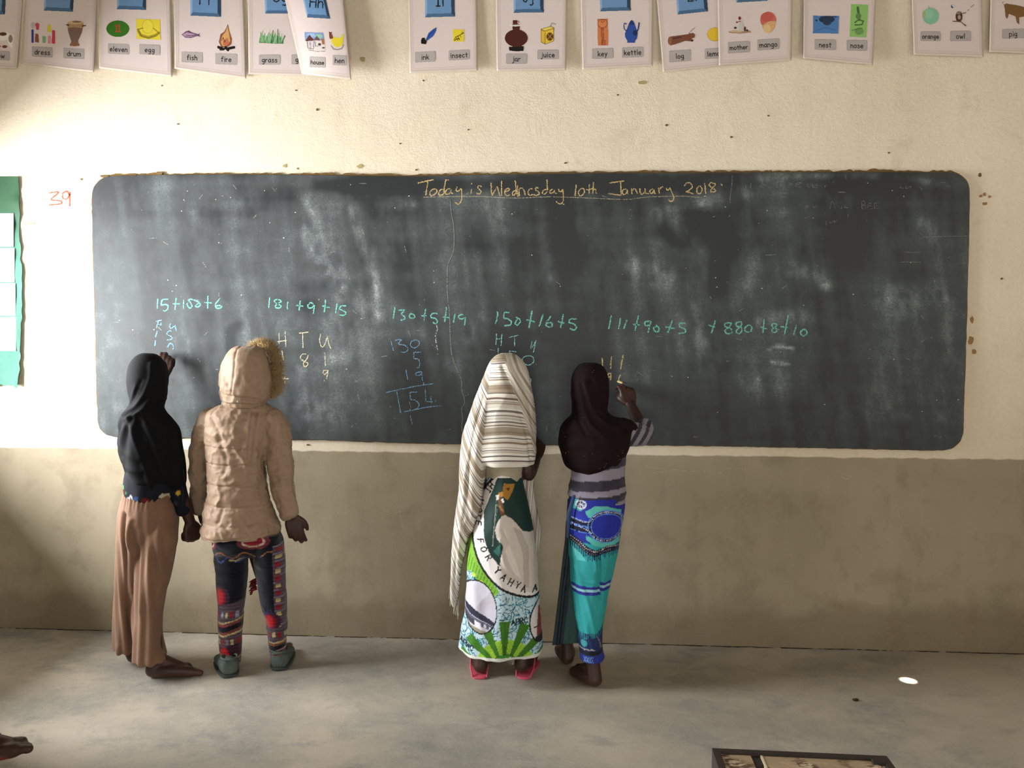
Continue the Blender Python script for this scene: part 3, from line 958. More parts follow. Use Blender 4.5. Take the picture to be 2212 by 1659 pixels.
F3 = cr(1560, 370, 4.022, [[(205, 120), (207, 165)], [(250, 100), (245, 150)], [(335, 125), (370, 115), (340, 105), (330, 135), (365, 140)], [(480, 90), (475, 140)], [(510, 85), (505, 140)], [(460, 100), (540, 85)], [(580, 125), (610, 110), (585, 105), (575, 135), (610, 140)],
    [(645, 120), (690, 100), (650, 100), (640, 130), (690, 140)], [(740, 105), (750, 140), (780, 110), (790, 145), (830, 105)], [(810, 110), (790, 130), (820, 145), (830, 115)], [(890, 120), (895, 140)], [(890, 125), (915, 115)], [(970, 80), (965, 105)],
    [(1560, 125), (1545, 140), (1580, 150)], [(1600, 120), (1595, 150), (1640, 130)], [(1640, 130), (1640, 155)], [(1700, 120), (1740, 160)], [(1890, 100), (1940, 95)], [(1940, 125), (1980, 130)],
    [(935, 330), (955, 260), (985, 320)], [(1010, 300), (1030, 330), (1045, 295)], [(1080, 290), (1060, 310), (1095, 320)], [(1120, 300), (1118, 325)], [(1215, 325), (1215, 260), (1240, 265), (1235, 290), (1210, 295), (1245, 300), (1240, 325), (1210, 325)],
    [(1300, 280), (1270, 280), (1270, 325), (1310, 325)], [(1270, 300), (1300, 300)], [(1360, 275), (1325, 280), (1328, 325), (1360, 320)], [(1327, 300), (1355, 298)], [(725, 300), (727, 345)], [(727, 305), (750, 300), (735, 320)], [(790, 300), (800, 320), (820, 295)],
    [(500, 340), (530, 370), (540, 310)], [(905, 430), (905, 475)], [(930, 430), (945, 450), (965, 430)], [(975, 425), (975, 445), (1000, 420)], [(1095, 370), (1092, 405)], [(1070, 30), (1078, 70)]])
W3 = cr(1500, 360, 3.107, [[(1410, 575), (1515, 577)], [(1385, 640), (1520, 640)], [(1530, 472), (1840, 465)], [(255, 60), (250, 130), (240, 200), (240, 245)], [(475, 595), (550, 590)]])
CRK = [[(972, 429), (975, 462), (980, 490), (980, 540), (968, 571), (966, 607), (967, 642)] + cr(820, 640, 5.719, [[(848, 90), (862, 180), (868, 300), (870, 420), (872, 520), (880, 620), (892, 720), (925, 830), (965, 930), (1010, 1040), (1015, 1160), (1045, 1260), (1045, 1330), (1012, 1390), (1025, 1500), (1015, 1600), (1022, 1720)]])[0]]
DRP = cr(820, 640, 5.719, [[(700, 350), (715, 410), (690, 480)], [(690, 480), (697, 580)], [(703, 600), (718, 665)], [(716, 690), (716, 720)]])



def clusters(strokes):
    """strokes that touch make one written character"""
    P_ = [spline(s, 6) if len(s) > 2 else spline(s, 12) for s in strokes]
    par = list(range(len(P_)))
    def root(i):
        while par[i] != i: i = par[i]
        return i
    for i in range(len(P_)):
        for j in range(i):
            if np.min(np.linalg.norm(P_[i][:, None] - P_[j][None], axis=2)) < 3.2:
                par[root(i)] = root(j)
    out = {}
    for i, s in enumerate(strokes): out.setdefault(root(i), []).append(s)
    return list(out.values())


for seed, (st_, w, mt, drop, lab) in enumerate([
        (C1 + C2, 3.0, M_YEL, 0.22, 'yellow chalk date along the top of the board'), (UL, 1.4, M_YELT, 0.45, 'thin chalk underline beneath the date'),
        (G4, 3.4, M_GREEN, 0.16, 'green chalk sum 15+100+6'), (B4, 3.0, M_BLUE, 0.25, 'light blue chalk working under the first sum'), (G5, 3.4, M_GREEN, 0.16, 'green chalk sum 181+9+15'),
        (Y5, 2.4, M_YELT, 0.25, 'pale yellow chalk working headed H T U'), (G6, 3.4, M_GREEN, 0.22, 'green chalk sum 130+5+19'), (B6, 2.2, M_BLUE, 0.32, 'light blue chalk column adding to 154'),
        (G7, 3.8, M_GREEN, 0.22, 'green chalk sum 150+16+5'), (T7, 2.2, M_TEAL, 0.3, 'pale teal chalk working headed H T U'), (G8, 3.6, M_GREEN, 0.2, 'green chalk sum 111+90+5'),
        (G9, 3.6, M_GREEN, 0.22, 'green chalk sum 880+8+10'), (Y8, 3.2, M_YEL, 0.16, 'yellow chalk working beside the raised hand'), (F3, 1.6, M_FAINT, 0.45, 'faint wiped writing in the top right corner'),
        (W3, 1.6, M_FAINT, 0.35, None)]):
    for n_c, cl_ in enumerate(clusters(st_)):
        v, f = ribbon(cl_, w * 0.88, CY_, drop, seed * 50 + n_c + 1)
        o = make('chalk_character', v, f, mt, board, smooth=False)
        if lab: o['label'] = lab
v, f = ribbon(CRK, 1.7, CY_, 0.1, 40, rows=1)
make('crack', v, f, M_FAINT, board, smooth=False)
v, f = ribbon(DRP, 2.0, CY_, 0.3, 41, rows=2)
make('chalk_run', v, f, M_WHT, board, smooth=False)
# loose flecks and little scratches of chalk
r_ = random.Random(5)
fl = []
for i in range(330):
    x, y = r_.uniform(225, 2070), r_.uniform(395, 945)
    if i % 4 == 0:
        a, L = r_.gauss(0, 0.7), r_.uniform(4, 16)
        fl.append([(x, y), (x + L * math.cos(a), y + L * math.sin(a))])
    else:
        fl.append([(x, y), (x + r_.uniform(1.2, 2.6), y + r_.uniform(-1.2, 1.2))])
v, f = ribbon(fl, 1.5, CY_, 0.2, 42, rows=1, step=1.0)
tag(make('chalk_flecks', v, f, M_FAINT, board, smooth=False), kind='stuff')
v, f = ribbon([q for i, q in enumerate(fl) if i % 6 == 1], 2.2, CY_ - 0.0003, 0.0, 43, rows=1, step=1.0)
tag(make('chalk_specks', v, f, M_WHT, board, smooth=False), kind='stuff')

# pale scuffs scratched into the lower wall
for k_, s_ in enumerate([[(1390, 1008), (1470, 1016), (1560, 1022)], [(1405, 1022), (1460, 1018)], [(1560, 1010), (1610, 1014)], [(1795, 1018), (1850, 1032)], [(1815, 1030), (1840, 1038)], [(1935, 1085), (1950, 1150)], [(470, 1015), (505, 1040)], [(235, 995), (252, 1015)], [(2130, 1240), (2160, 1215)], [(860, 1090), (870, 1140)], [(950, 1010), (985, 1004)]]):
    v, f = ribbon([s_], 1.3, -0.0012, 0.4, 70 + k_, rows=1)
    make('scuff', v, f, M_SCUFF, wall_front, smooth=False)
# pencilled number on the wall
n39 = cr(0, 360, 3.3167, [[(345, 190), (420, 182), (365, 235), (430, 245), (435, 265), (350, 275)], [(495, 200), (480, 178), (450, 190), (450, 225), (480, 230), (500, 195)], [(500, 180), (497, 285)]])
v, f = ribbon(n39, 3.0, -0.0012, 0.06, 50)
make('pencilled_number', v, f, chalk_mat('red_crayon', '#bd6450'), wall_front, smooth=False)['label'] = 'faint red number 39'
n0 = cr(0, 360, 3.3167, [[(175, 250), (180, 215), (195, 205), (200, 240)], [(215, 215), (245, 210), (240, 250), (220, 245)]])
v, f = ribbon(n0, 2.2, -0.0012, 0.45, 51)
make('pencil_mark', v, f, chalk_mat('pale_green_crayon', '#c2cfa8'), wall_front, smooth=False)

# ------------------------------------------------------------------ alphabet cards
M_PRINT = printed('laminated_print', 0.38, 0.45, 0.0, var=0.03)
NAVY, FACE = '#33506e', '#6d93bd'


class Card:
    def __init__(self, corners, off, label, word):
        # corners in pixels: top left, top right, bottom right, bottom left ; off(u, v) distance from the wall
        self.q = np.array(corners, float); self.off = off
        xs, ys = self.q[:, 0], self.q[:, 1]
        base = P3(xs[2:].mean(), ys[2:].mean(), 0)
        self.root = empty('alphabet_card', base, label, 'picture card', 'laminated alphabet cards in a row along the top of the wall')
        nu, nv = 40, 54
        U, V = np.meshgrid(np.linspace(0, 1, nu), np.linspace(0, 1, nv))
        G = self.pts(U.ravel(), V.ravel(), 0)
        e = np.minimum(np.minimum(U, 1 - U) * 155, np.minimum(V, 1 - V) * 215).ravel()
        col = np.where((e < 7)[:, None], np.array(lin('#cbbcb0')), np.array(lin('#dccdc8')))
        B = G.copy(); B[:, 1] += 0.0009
        nf = grid_faces(nu, nv); n = nu * nv
        loop = list(range(nu)) + [j * nu + nu - 1 for j in range(1, nv)] + [(nv - 1) * nu + i for i in range(nu - 2, -1, -1)] + [j * nu for j in range(nv - 2, 0, -1)]
        m = len(loop)
        f = nf + [tuple(n + i for i in q[::-1]) for q in nf] + [(loop[i], n + loop[i], n + loop[(i + 1) % m], loop[(i + 1) % m]) for i in range(m)]
        make('sheet', np.vstack([G, B]), f, M_PRINT, self.root, True, np.vstack([col, col]))
        # thin printed border rule
        bd = Canvas(0, 0, 155, 215, 1.0)
        L = []
        for (ua, va, ub, vb) in ((0.055, 0.04, 0.055, 0.955), (0.945, 0.04, 0.945, 0.955), (0.055, 0.955, 0.945, 0.955)):
            tt = np.linspace(0, 1, 60)
            dx, dy = (0.003, 0) if ua == ub else (0, 0.0022)
            a = self.pts(ua + (ub - ua) * tt, va + (vb - va) * tt, 0.0006)
            c_ = self.pts(ua + dx + (ub - ua) * tt, va + dy + (vb - va) * tt, 0.0006)
            L.append((np.vstack([a, c_]), [(i, i + 1, i + 61, i + 60) for i in range(59)]))
        v, f = join(L)
        make('border_rule', v, f, plain('rule_ink', '#b3a7a4', 0.4, 0.4), self.root)

    def uv(self, px, py):
        """pixel to card coordinates (inverse bilinear by iteration)"""
        a, b, c, d = self.q
        u = np.full(np.shape(px), 0.5); v = np.full(np.shape(px), 0.5)
        for _ in range(12):
            L = a + (d - a) * v[..., None]; R = b + (c - b) * v[..., None]
            X = L + (R - L) * u[..., None]
            ex, ey = px - X[..., 0], py - X[..., 1]
            u = u + ex / (R[..., 0] - L[..., 0]); v = v + ey / ((1 - u) * (d[1] - a[1]) + u * (c[1] - b[1]))
        return u, v

    def pts(self, u, v, lift):
        a, b, c, d = self.q
        u = np.asarray(u)[:, None]; v = np.asarray(v)[:, None]
        X = (1 - u) * (1 - v) * a + u * (1 - v) * b + u * v * c + (1 - u) * v * d
        Yd = -self.off(u[:, 0], v[:, 0]) - lift
        d_ = rays(X[:, 0], X[:, 1])
        return CAM + d_ * ((Yd - CAM[1]) / d_[:, 1])[:, None]

    def patch(self, name, cv, lift, label=None):
        nu, nv = cv.w, cv.h
        PX, PY = np.meshgrid(cv.x0 + np.arange(nu) * cv.res, cv.y0 + np.arange(nv) * cv.res)
        a = cv.c[..., 3] > 0.5
        keep = a[:-1, :-1] & a[1:, :-1] & a[:-1, 1:] & a[1:, 1:]
        jj, ii = np.nonzero(keep)
        if not len(jj): return None
        F0 = np.stack([jj * nu + ii, jj * nu + ii + 1, (jj + 1) * nu + ii + 1, (jj + 1) * nu + ii], 1)
        used = np.unique(F0)
        mp = np.full(nu * nv, -1); mp[used] = np.arange(len(used))
        u, v = self.uv(PX.ravel()[used], PY.ravel()[used])
        G = self.pts(u, v, lift)
        o = make(name, G, mp[F0], M_PRINT, self.root, True, cv.c.reshape(-1, 4)[used][:, :3])
        if label: o['label'] = label
        return o

    def picture(self, cmds, xf, res=0.7, label=None):
        x0, y0, s = xf
        P_ = lambda q: [(x0 + a / s, y0 + b / s) for a, b in q]
        bx = []
        for c in cmds:
            if c[0] in 'pl': bx += P_(c[-1])
            elif c[0] == 'e': bx += P_([(c[2] - c[4], c[3] - c[5]), (c[2] + c[4], c[3] + c[5])])
        bx = np.array(bx)
        cv = Canvas(bx[:, 0].min() - 2, bx[:, 1].min() - 2, bx[:, 0].max() + 2, bx[:, 1].max() + 2, res)
        for c in cmds:
            if c[0] == 'p': cv.poly(c[1], P_(c[2]))
            elif c[0] == 'e': cv.ell(c[1], x0 + c[2] / s, y0 + c[3] / s, c[4] / s, c[5] / s)
            elif c[0] == 'l': cv.line(c[1], c[2] / s, P_(c[3]))
            elif c[0] == 't': cv.text(c[1], c[2], x0 + c[3] / s, y0 + c[4] / s, c[5] / s, c[6] / s)
        self.patch('picture', cv, 0.0008, label)

    def tag(self, word, rect, xf, slope=0.0):
        x0, y0, s = xf
        a, b, c, d = rect[0] / s + x0, rect[1] / s + y0, rect[2] / s + x0, rect[3] / s + y0
        cv = Canvas(a, b - 2, c, d + 2, 0.45)
        r = 3.0
        def rr(col, m):
            A, B, C, D = a + m, b + m, c - m, d - m
            pts = []
            for (qx, qy, st) in ((C - r, B + r, -90), (C - r, D - r, 0), (A + r, D - r, 90), (A + r, B + r, 180)):
                for an in range(st, st + 91, 15):
                    pts.append((qx + r * math.cos(math.radians(an)), qy + r * math.sin(math.radians(an))))
            mx, my = (a + c) / 2, (b + d) / 2
            cv.poly(col, [(x, y + slope * (x - mx)) for x, y in pts])
        rr('#8f8681', 0.2); rr('#b2a9a5', 0.9)
        fit = min(1.0, 0.80 * (c - a) / ((sum(FONT[q][0] for q in word) + 2.2 * (len(word) - 1)) * 1.05))
        cv.text('#15120f', word, (a + c) / 2, (b + d) / 2 + 0.5, 10.5 * fit, 1.7, math.degrees(math.atan(slope)))
        self.patch('word_tag', cv, 0.0009, None)

    def tile(self, quad, letters, tx=None, base=None):
        """bevelled blue letter tile; quad bottom left, bottom right in pixels, 66 high"""
        (xa, ya), (xb, yb) = quad
        h = 66
        sx = (self.q[0][0] - self.q[3][0]) / (self.q[3][1] - self.q[0][1])
        tl, tr = (xa + sx * h, ya - h), (xb + sx * h, yb - h)
        cv = Canvas(min(tl[0], xa) - 2, min(tl[1], tr[1]) - 2, max(tr[0], xb) + 2, max(ya, yb) + 2, 0.8)
        b_ = 7.5
        def lerp(u, v): return ((1 - u) * (1 - v) * tl[0] + u * (1 - v) * tr[0] + u * v * xb + (1 - u) * v * xa, (1 - u) * (1 - v) * tl[1] + u * (1 - v) * tr[1] + u * v * yb + (1 - u) * v * ya)
        o = [lerp(0, 0), lerp(1, 0), lerp(1, 1), lerp(0, 1)]; m = 0.12
        i = [lerp(m * .6, m), lerp(1 - m, m), lerp(1 - m, 1 - m), lerp(m * .6, 1 - m)]
        cv.poly('#a9c6e2', [o[0], o[1], i[1], i[0]]); cv.poly('#8fb2d4', [o[0], i[0], i[3], o[3]])
        cv.poly('#2c4258', [o[1], o[2], i[2], i[1]]); cv.poly('#4a6a8c', [o[3], i[3], i[2], o[2]])
        cv.poly(FACE, i)
        cv.text('#101418', letters, (tx if tx is not None else (xa + xb) / 2 + sx * 33), (base if base is not None else (ya + yb) / 2 - 26) - 11, 22, 2.8, math.degrees(math.atan2(yb - ya, xb - xa)))
        self.patch('letter_tile', cv, 0.0008, 'blue bevelled letter tile')


XA, XB_, XC, XD = (0, 0, 3.95), (500, 0, 3.95), (1040, 0, 3.95), (1540, 0, 3.2917)


def flatoff(base, lift=0.008, curl=0.0, side=0.0):
    return lambda u, v: base + lift * v ** 2 + curl * np.clip(v - 0.8, 0, 1) ** 2 * 20 + side * u ** 2 * v


def rect(a, b, c, d): return [(a, b), (c, b), (c, d), (a, d)]


# cow
K = Card([(-100, -68), (54, -66), (36, 148), (-112, 142)], flatoff(0.004), 'alphabet card with a brown and white cow at the far left end', 'cow')
K.tile([(-58, 28), (11, 32)], 'Cc')
K.picture([('p', '#efe9e2', [(-60, 290), (0, 275), (60, 275), (118, 300), (105, 415), (80, 400), (60, 340), (0, 350), (-20, 410), (-50, 410)]), ('e', '#5c2c20', 25, 290, 32, 16), ('e', '#6e4030', 40, 398, 24, 14), ('e', '#8d8078', 90, 330, 18, 34), ('e', '#b8342a', 0, 395, 10, 8)], XA)
K.tag('cow', (-95, 430, 86, 513), XA, 0.06)
# dress, drum
K = Card([(58, -68), (211, -64), (203, 156), (46, 137)], flatoff(0.005, 0.006, 0.004), 'alphabet card with small dresses and a drum', 'dress')
K.tile([(94, 23), (158, 26)], 'Dd')
K.picture([('e', '#b8b0b4', 282, 215, 20, 28), ('p', '#c8405a', [(300, 200), (318, 190), (338, 205), (332, 255), (308, 255)]), ('p', '#2c3c8c', rect(266, 250, 290, 365)), ('p', '#8a4a38', [(300, 285), (328, 290), (335, 365), (295, 360)]),
           ('p', '#d8c83a', [(402, 230), (420, 195), (438, 225), (440, 275), (402, 275)]), ('p', '#7ab078', [(360, 305), (395, 310), (390, 370), (362, 365)]), ('p', '#d88a9c', rect(408, 305, 436, 375)), ('p', '#c83a50', [(445, 255), (470, 258), (472, 375), (440, 372)])], XA)
K.picture([('p', '#7e6258', [(572, 205), (716, 205), (700, 280), (668, 350), (678, 392), (596, 392), (606, 350), (582, 280)]), ('p', '#b08c66', [(574, 190), (714, 190), (706, 240), (640, 232), (580, 238)]), ('e', '#d2b48c', 643, 190, 68, 17), ('e', '#8a6a4c', 655, 186, 40, 8),
           ('e', '#8a5c3e', 637, 380, 44, 16), ('l', '#2a2420', 12, [(566, 210), (585, 215)]), ('l', '#2a2420', 12, [(705, 222), (730, 218)])], XA)
K.tag('dress', (270, 398, 452, 488), XA, 0.05); K.tag('drum', (540, 410, 722, 502), XA, 0.05)
# eleven, egg
K = Card([(215, -66), (367, -64), (372, 166), (214, 147)], flatoff(0.005, 0.006, 0.002), 'alphabet card with a green number eleven and a yellow egg picture', 'egg')
K.tile([(252, 20), (316, 22)], 'Ee')
K.picture([('e', '#33701f', 1005, 245, 100, 72), ('t', '#b0402c', '11', 1003, 240, 62, 9)], XA)
K.picture([('p', '#e3d03c', [(1158, 160), (1366, 165), (1372, 342), (1164, 332)]), ('e', '#cfbb2c', 1260, 225, 50, 62), ('e', '#e6d648', 1260, 226, 44, 56), ('l', '#a08c28', 22, [(1178, 255), (1200, 300), (1265, 320), (1330, 300), (1355, 280)]), ('l', '#6e6020', 6, [(1185, 265), (1210, 312), (1270, 328), (1335, 305)]), ('l', '#6e6020', 6, [(1180, 250), (1220, 240)]), ('l', '#6e6020', 6, [(1310, 240), (1358, 285)])], XA)
K.tag('eleven', (920, 372, 1105, 463), XA, 0.05); K.tag('egg', (1187, 378, 1368, 468), XA, 0.05)
# fish, fire
K = Card([(376, -66), (524, -64), (532, 170), (377, 148)], flatoff(0.006, 0.008, 0.004), 'alphabet card with a purple fish and a camp fire', 'fish')
K.tile([(411, 34), (478, 37)], 'Ff')
K.picture([('p', '#6e4a66', [(1545, 295), (1590, 262), (1650, 278), (1690, 290), (1708, 275), (1702, 298), (1716, 318), (1685, 308), (1630, 326), (1580, 322)]), ('p', '#b497ac', [(1556, 296), (1595, 276), (1650, 288), (1680, 298), (1630, 316), (1585, 312)]), ('l', '#4a2a48', 6, [(1588, 300), (1630, 305), (1670, 298)]), ('p', '#5a3456', [(1590, 268), (1610, 258), (1640, 275)])], XA)
K.picture([('p', '#8a5038', [(1865, 360), (1880, 290), (1910, 270), (1930, 235), (1944, 200), (1952, 240), (1965, 290), (1980, 330), (1975, 380), (1930, 410), (1885, 400)]), ('p', '#d2a066', [(1880, 350), (1900, 300), (1925, 270), (1942, 225), (1955, 290), (1965, 350), (1930, 400), (1895, 390)]),
           ('p', '#c06a4c', [(1900, 380), (1910, 330), (1935, 350), (1945, 320), (1955, 370), (1930, 398)]), ('l', '#6e3a2c', 6, [(1885, 350), (1905, 320), (1915, 360), (1935, 330)]), ('l', '#141210', 26, [(1862, 402), (1905, 420)]), ('l', '#141210', 24, [(1925, 405), (1945, 428)]), ('l', '#141210', 26, [(1955, 412), (1998, 404)]), ('l', '#141210', 16, [(1880, 425), (1960, 408)])], XA)
K.tag('fish', (1548, 442, 1730, 535), XA, 0.04); K.tag('fire', (1836, 455, 2025, 552), XA, 0.04)
# grass
K = Card([(535, -66), (688, -66), (690, 164), (537, 160)], flatoff(0.006, 0.006), 'alphabet card with green grass, half covered by the house card', 'grass')
K.tile([(572, 30), (638, 30)], 'Gg')
gr = random.Random(3)
K.picture([('p', '#a9bf9e', [(238, 320), (300, 300), (360, 290), (440, 320), (444, 370), (232, 362)])] + [('l', gr.choice(['#3f7a4c', '#5f9a66', '#2f6a40', '#7fae7c']), gr.choice([5, 7, 9]), [(x, 365), (x + gr.uniform(-8, 30), gr.uniform(248, 320))]) for x in range(240, 440, 7)] + [('l', '#49624a', 5, [(232, 360), (330, 370), (444, 372)])], XB_)
K.tag('grass', (233, 465, 417, 553), XB_); K.tag('goat', (510, 462, 692, 550), XB_)
# house, hen: bulges off the wall and hangs askew
K = Card([(601, -64), (735, -72), (759, 172), (652, 160)], lambda u, v: 0.022 + 0.045 * u * (0.4 + 0.6 * v) + 0.012 * np.sin(math.pi * u), 'askew alphabet card with a village house and a yellow hen, bulging off the wall', 'house')
K.tile([(663, 38), (714, 41)], 'Hh', 684, 16)
K.picture([('p', '#7f9ac4', [(620, 272), (780, 278), (795, 345), (625, 345)]), ('p', '#9ab2d2', [(640, 290), (700, 280), (720, 310), (660, 320)]), ('e', '#8fc0a0', 745, 310, 28, 18), ('p', '#d6cbc4', [(632, 345), (795, 345), (802, 440), (650, 435)]), ('p', '#5c2e26', [(628, 352), (664, 296), (712, 346)]), ('p', '#6a4a4c', [(700, 342), (728, 304), (762, 346)]),
           ('p', '#c8bec0', [(640, 352), (705, 350), (705, 400), (650, 408)]), ('p', '#a06848', [(765, 330), (790, 330), (795, 380), (775, 380)]), ('l', '#4a3a48', 5, [(645, 355), (652, 410), (700, 418), (706, 350)]), ('l', '#4a3a48', 4, [(670, 352), (674, 410)]), ('e', '#3a3038', 752, 378, 14, 10), ('e', '#4a3a38', 785, 408, 14, 6), ('l', '#6a5a60', 5, [(660, 425), (730, 440), (800, 436)]), ('l', '#5a4a58', 4, [(715, 350), (716, 395), (760, 390)])], XB_)
K.picture([('p', '#e2cf34', [(868, 315), (900, 318), (930, 325), (940, 290), (958, 292), (956, 330), (948, 385), (905, 408), (870, 390), (850, 350)]), ('p', '#7a4530', [(836, 330), (830, 290), (845, 280), (862, 300), (870, 325), (850, 335)]), ('p', '#6a2a22', [(828, 282), (834, 266), (846, 276), (856, 268), (858, 285), (842, 290)]), ('l', '#8e8484', 12, [(850, 390), (870, 418), (905, 424), (940, 415), (956, 385)])], XB_)
K.tag('house', (665, 483, 803, 577), XB_, 0.05); K.tag('hen', (862, 470, 985, 558), XB_, 0.04)
# ink, insect
K = Card([(881, -66), (1029, -70), (1032, 152), (885, 158)], flatoff(0.012, 0.012), 'alphabet card with a blue quill in ink and a yellow insect square', 'ink')
K.tile([(918, 38), (983, 36)], 'Ii', 950, 13)
K.picture([('p', '#2b57a8', [(1652, 350), (1680, 280), (1722, 245), (1752, 230), (1748, 262), (1722, 310), (1675, 345)]), ('l', '#16264c', 5, [(1638, 370), (1690, 300), (1748, 235)]), ('p', '#0d0d12', [(1624, 322), (1650, 320), (1655, 340), (1668, 350), (1662, 378), (1618, 376), (1614, 348)])], XB_)
K.picture([('p', '#e4cf38', rect(1890, 250, 1986, 358)), ('l', '#3c3818', 6, [(1900, 340), (1915, 315), (1945, 300), (1975, 285)]), ('l', '#3c3818', 7, [(1905, 345), (1925, 330), (1945, 330)]), ('l', '#3c3818', 6, [(1915, 315), (1930, 345)]), ('l', '#3c3818', 6, [(1930, 308), (1945, 340)]), ('l', '#3c3818', 5, [(1950, 300), (1958, 320)]), ('e', '#2c2812', 1976, 282, 7, 6), ('l', '#3c3818', 4, [(1960, 295), (1970, 268)])], XB_)
K.tag('ink', (1565, 438, 1742, 531), XB_, -0.05); K.tag('insect', (1853, 424, 2032, 513), XB_, -0.05)
# jar, juice
K = Card([(1070, -66), (1226, -66), (1223, 151), (1073, 153)], flatoff(0.010, 0.012), 'alphabet card with a brown jar and a yellow juice carton', 'jar')
K.tile([(1109, 28), (1175, 27)], 'Jj', 1141, 4)
K.picture([('p', '#141010', [(233, 398), (364, 392), (360, 436), (297, 440), (235, 432)]), ('e', '#4a2018', 297, 325, 99, 76), ('p', '#4a2018', [(262, 218), (330, 218), (326, 262), (266, 262)]), ('e', '#f2eeea', 292, 213, 52, 12), ('e', '#8a7a74', 292, 211, 40, 5), ('p', '#5c2018', rect(266, 172, 308, 208)), ('l', '#5c2018', 7, [(308, 180), (322, 186), (310, 200)])], XC)
K.picture([('p', '#8a6a20', [(506, 245), (590, 220), (620, 238), (618, 352), (545, 382), (506, 362)]), ('p', '#dcb63c', [(511, 258), (540, 268), (541, 372), (511, 356)]), ('p', '#e2c044', [(545, 268), (614, 246), (613, 348), (546, 375)]), ('p', '#ecd060', [(512, 250), (588, 227), (612, 240), (542, 262)]), ('e', '#5c3a18', 584, 312, 30, 35), ('l', '#c08c34', 5, [(565, 290), (605, 335)]), ('l', '#c08c34', 5, [(603, 288), (565, 335)]), ('l', '#8f8a88', 10, [(586, 228), (600, 196)]), ('l', '#8f8a88', 10, [(600, 196), (634, 208)])], XC)
K.tag('jar', (208, 456, 390, 545), XC); K.tag('juice', (476, 423, 658, 508), XC)
# key, kettle
K = Card([(1253, -66), (1412, -68), (1410, 142), (1258, 150)], flatoff(0.010, 0.012), 'alphabet card with an orange key and a blue kettle', 'key')
K.tile([(1296, 25), (1363, 23)], 'Kk')
K.picture([('p', '#cf7a4a', [(988, 160), (1078, 158), (1082, 388), (992, 390)]), ('e', '#7c3c1c', 1033, 200, 43, 40), ('e', '#d6824e', 1033, 200, 38, 35), ('e', '#7c3c1c', 1034, 178, 15, 15), ('e', '#d6824e', 1034, 178, 10, 10), ('l', '#7c3c1c', 5, [(1022, 240), (1026, 385)]), ('l', '#7c3c1c', 5, [(1040, 240), (1044, 385)]), ('l', '#7c3c1c', 5, [(1032, 240), (1035, 385)]), ('l', '#7c3c1c', 6, [(1045, 345), (1060, 348), (1050, 365), (1060, 375), (1045, 384)])], XC)
K.picture([('p', '#2e4f9c', [(1268, 178), (1282, 168), (1298, 180), (1312, 215), (1322, 245), (1335, 290), (1328, 330), (1312, 350), (1314, 366), (1240, 366), (1244, 350), (1226, 320), (1222, 285), (1240, 245), (1252, 210)]), ('p', '#1f3670', [(1255, 210), (1268, 178), (1282, 168), (1298, 180), (1312, 212)]), ('l', '#26427f', 11, [(1248, 270), (1220, 250), (1214, 215), (1222, 198), (1238, 205)]), ('l', '#22386f', 14, [(1320, 285), (1338, 245), (1345, 195)]), ('e', '#1b2c62', 1312, 280, 22, 22)], XC)
K.tag('key', (942, 410, 1125, 502), XC, -0.03); K.tag('kettle', (1198, 400, 1383, 491), XC, -0.04)
# log, lemon
K = Card([(1414, -62), (1570, -72), (1580, 140), (1432, 156)], flatoff(0.008, 0.012, 0.002), 'alphabet card with a brown log and a yellow lemon, tucked behind its neighbour', 'log')
K.tile([(1463, 32), (1530, 25)], 'Ll', 1495, 2)
K.picture([('p', '#7a4a36', [(1590, 335), (1612, 310), (1760, 290), (1805, 278), (1826, 295), (1818, 322), (1795, 330), (1806, 345), (1796, 356), (1740, 350), (1660, 378), (1612, 390), (1590, 368)]), ('e', '#8e5e48', 1607, 348, 18, 36), ('l', '#3a2018', 8, [(1635, 330), (1705, 316)]), ('e', '#2a1610', 1800, 346, 9, 11), ('l', '#8a7c76', 9, [(1770, 285), (1800, 250), (1822, 238)])], XC)
K.picture([('e', '#b08a24', 1990, 293, 66, 60), ('e', '#e0bc34', 1990, 292, 62, 56), ('l', '#6a5a28', 5, [(1992, 240), (1990, 226)])], XC)
K.tag('log', (1600, 425, 1785, 528), XC, -0.07); K.tag('lemon', (1905, 408, 2085, 500), XC, -0.07)
# mother, mango
K = Card([(1549, -70), (1713, -76), (1710, 130), (1553, 141)], flatoff(0.020, 0.012, 0.002), 'alphabet card with a seated mother and a red mango', 'mother')
K.tile([(1590, 6), (1658, 2)], 'Mm')
K.picture([('e', '#c4a68c', 175, 226, 70, 12), ('e', '#b09078', 235, 222, 36, 10), ('p', '#c9c2bc', [(178, 222), (184, 165), (198, 142), (214, 170), (222, 222)]), ('e', '#7c1c38', 190, 130, 11, 14), ('e', '#8a2a40', 170, 158, 9, 7), ('l', '#8a2a40', 7, [(178, 155), (196, 150)]), ('e', '#3a2c30', 160, 198, 12, 9), ('e', '#5a3a30', 228, 205, 8, 20), ('e', '#1c1c28', 244, 216, 8, 8), ('l', '#a07c50', 7, [(118, 232), (200, 236), (270, 228)])], XD)
K.picture([('e', '#c86a58', 393, 142, 58, 60), ('p', '#d8a878', [(345, 185), (400, 150), (448, 150), (442, 190), (420, 225), (395, 240), (365, 220)]), ('e', '#e0c088', 385, 205, 26, 32), ('e', '#c25a50', 385, 120, 46, 34)], XD)
K.tag('mother', (105, 293, 263, 377), XD, -0.06); K.tag('mango', (315, 275, 473, 355), XD, -0.06)
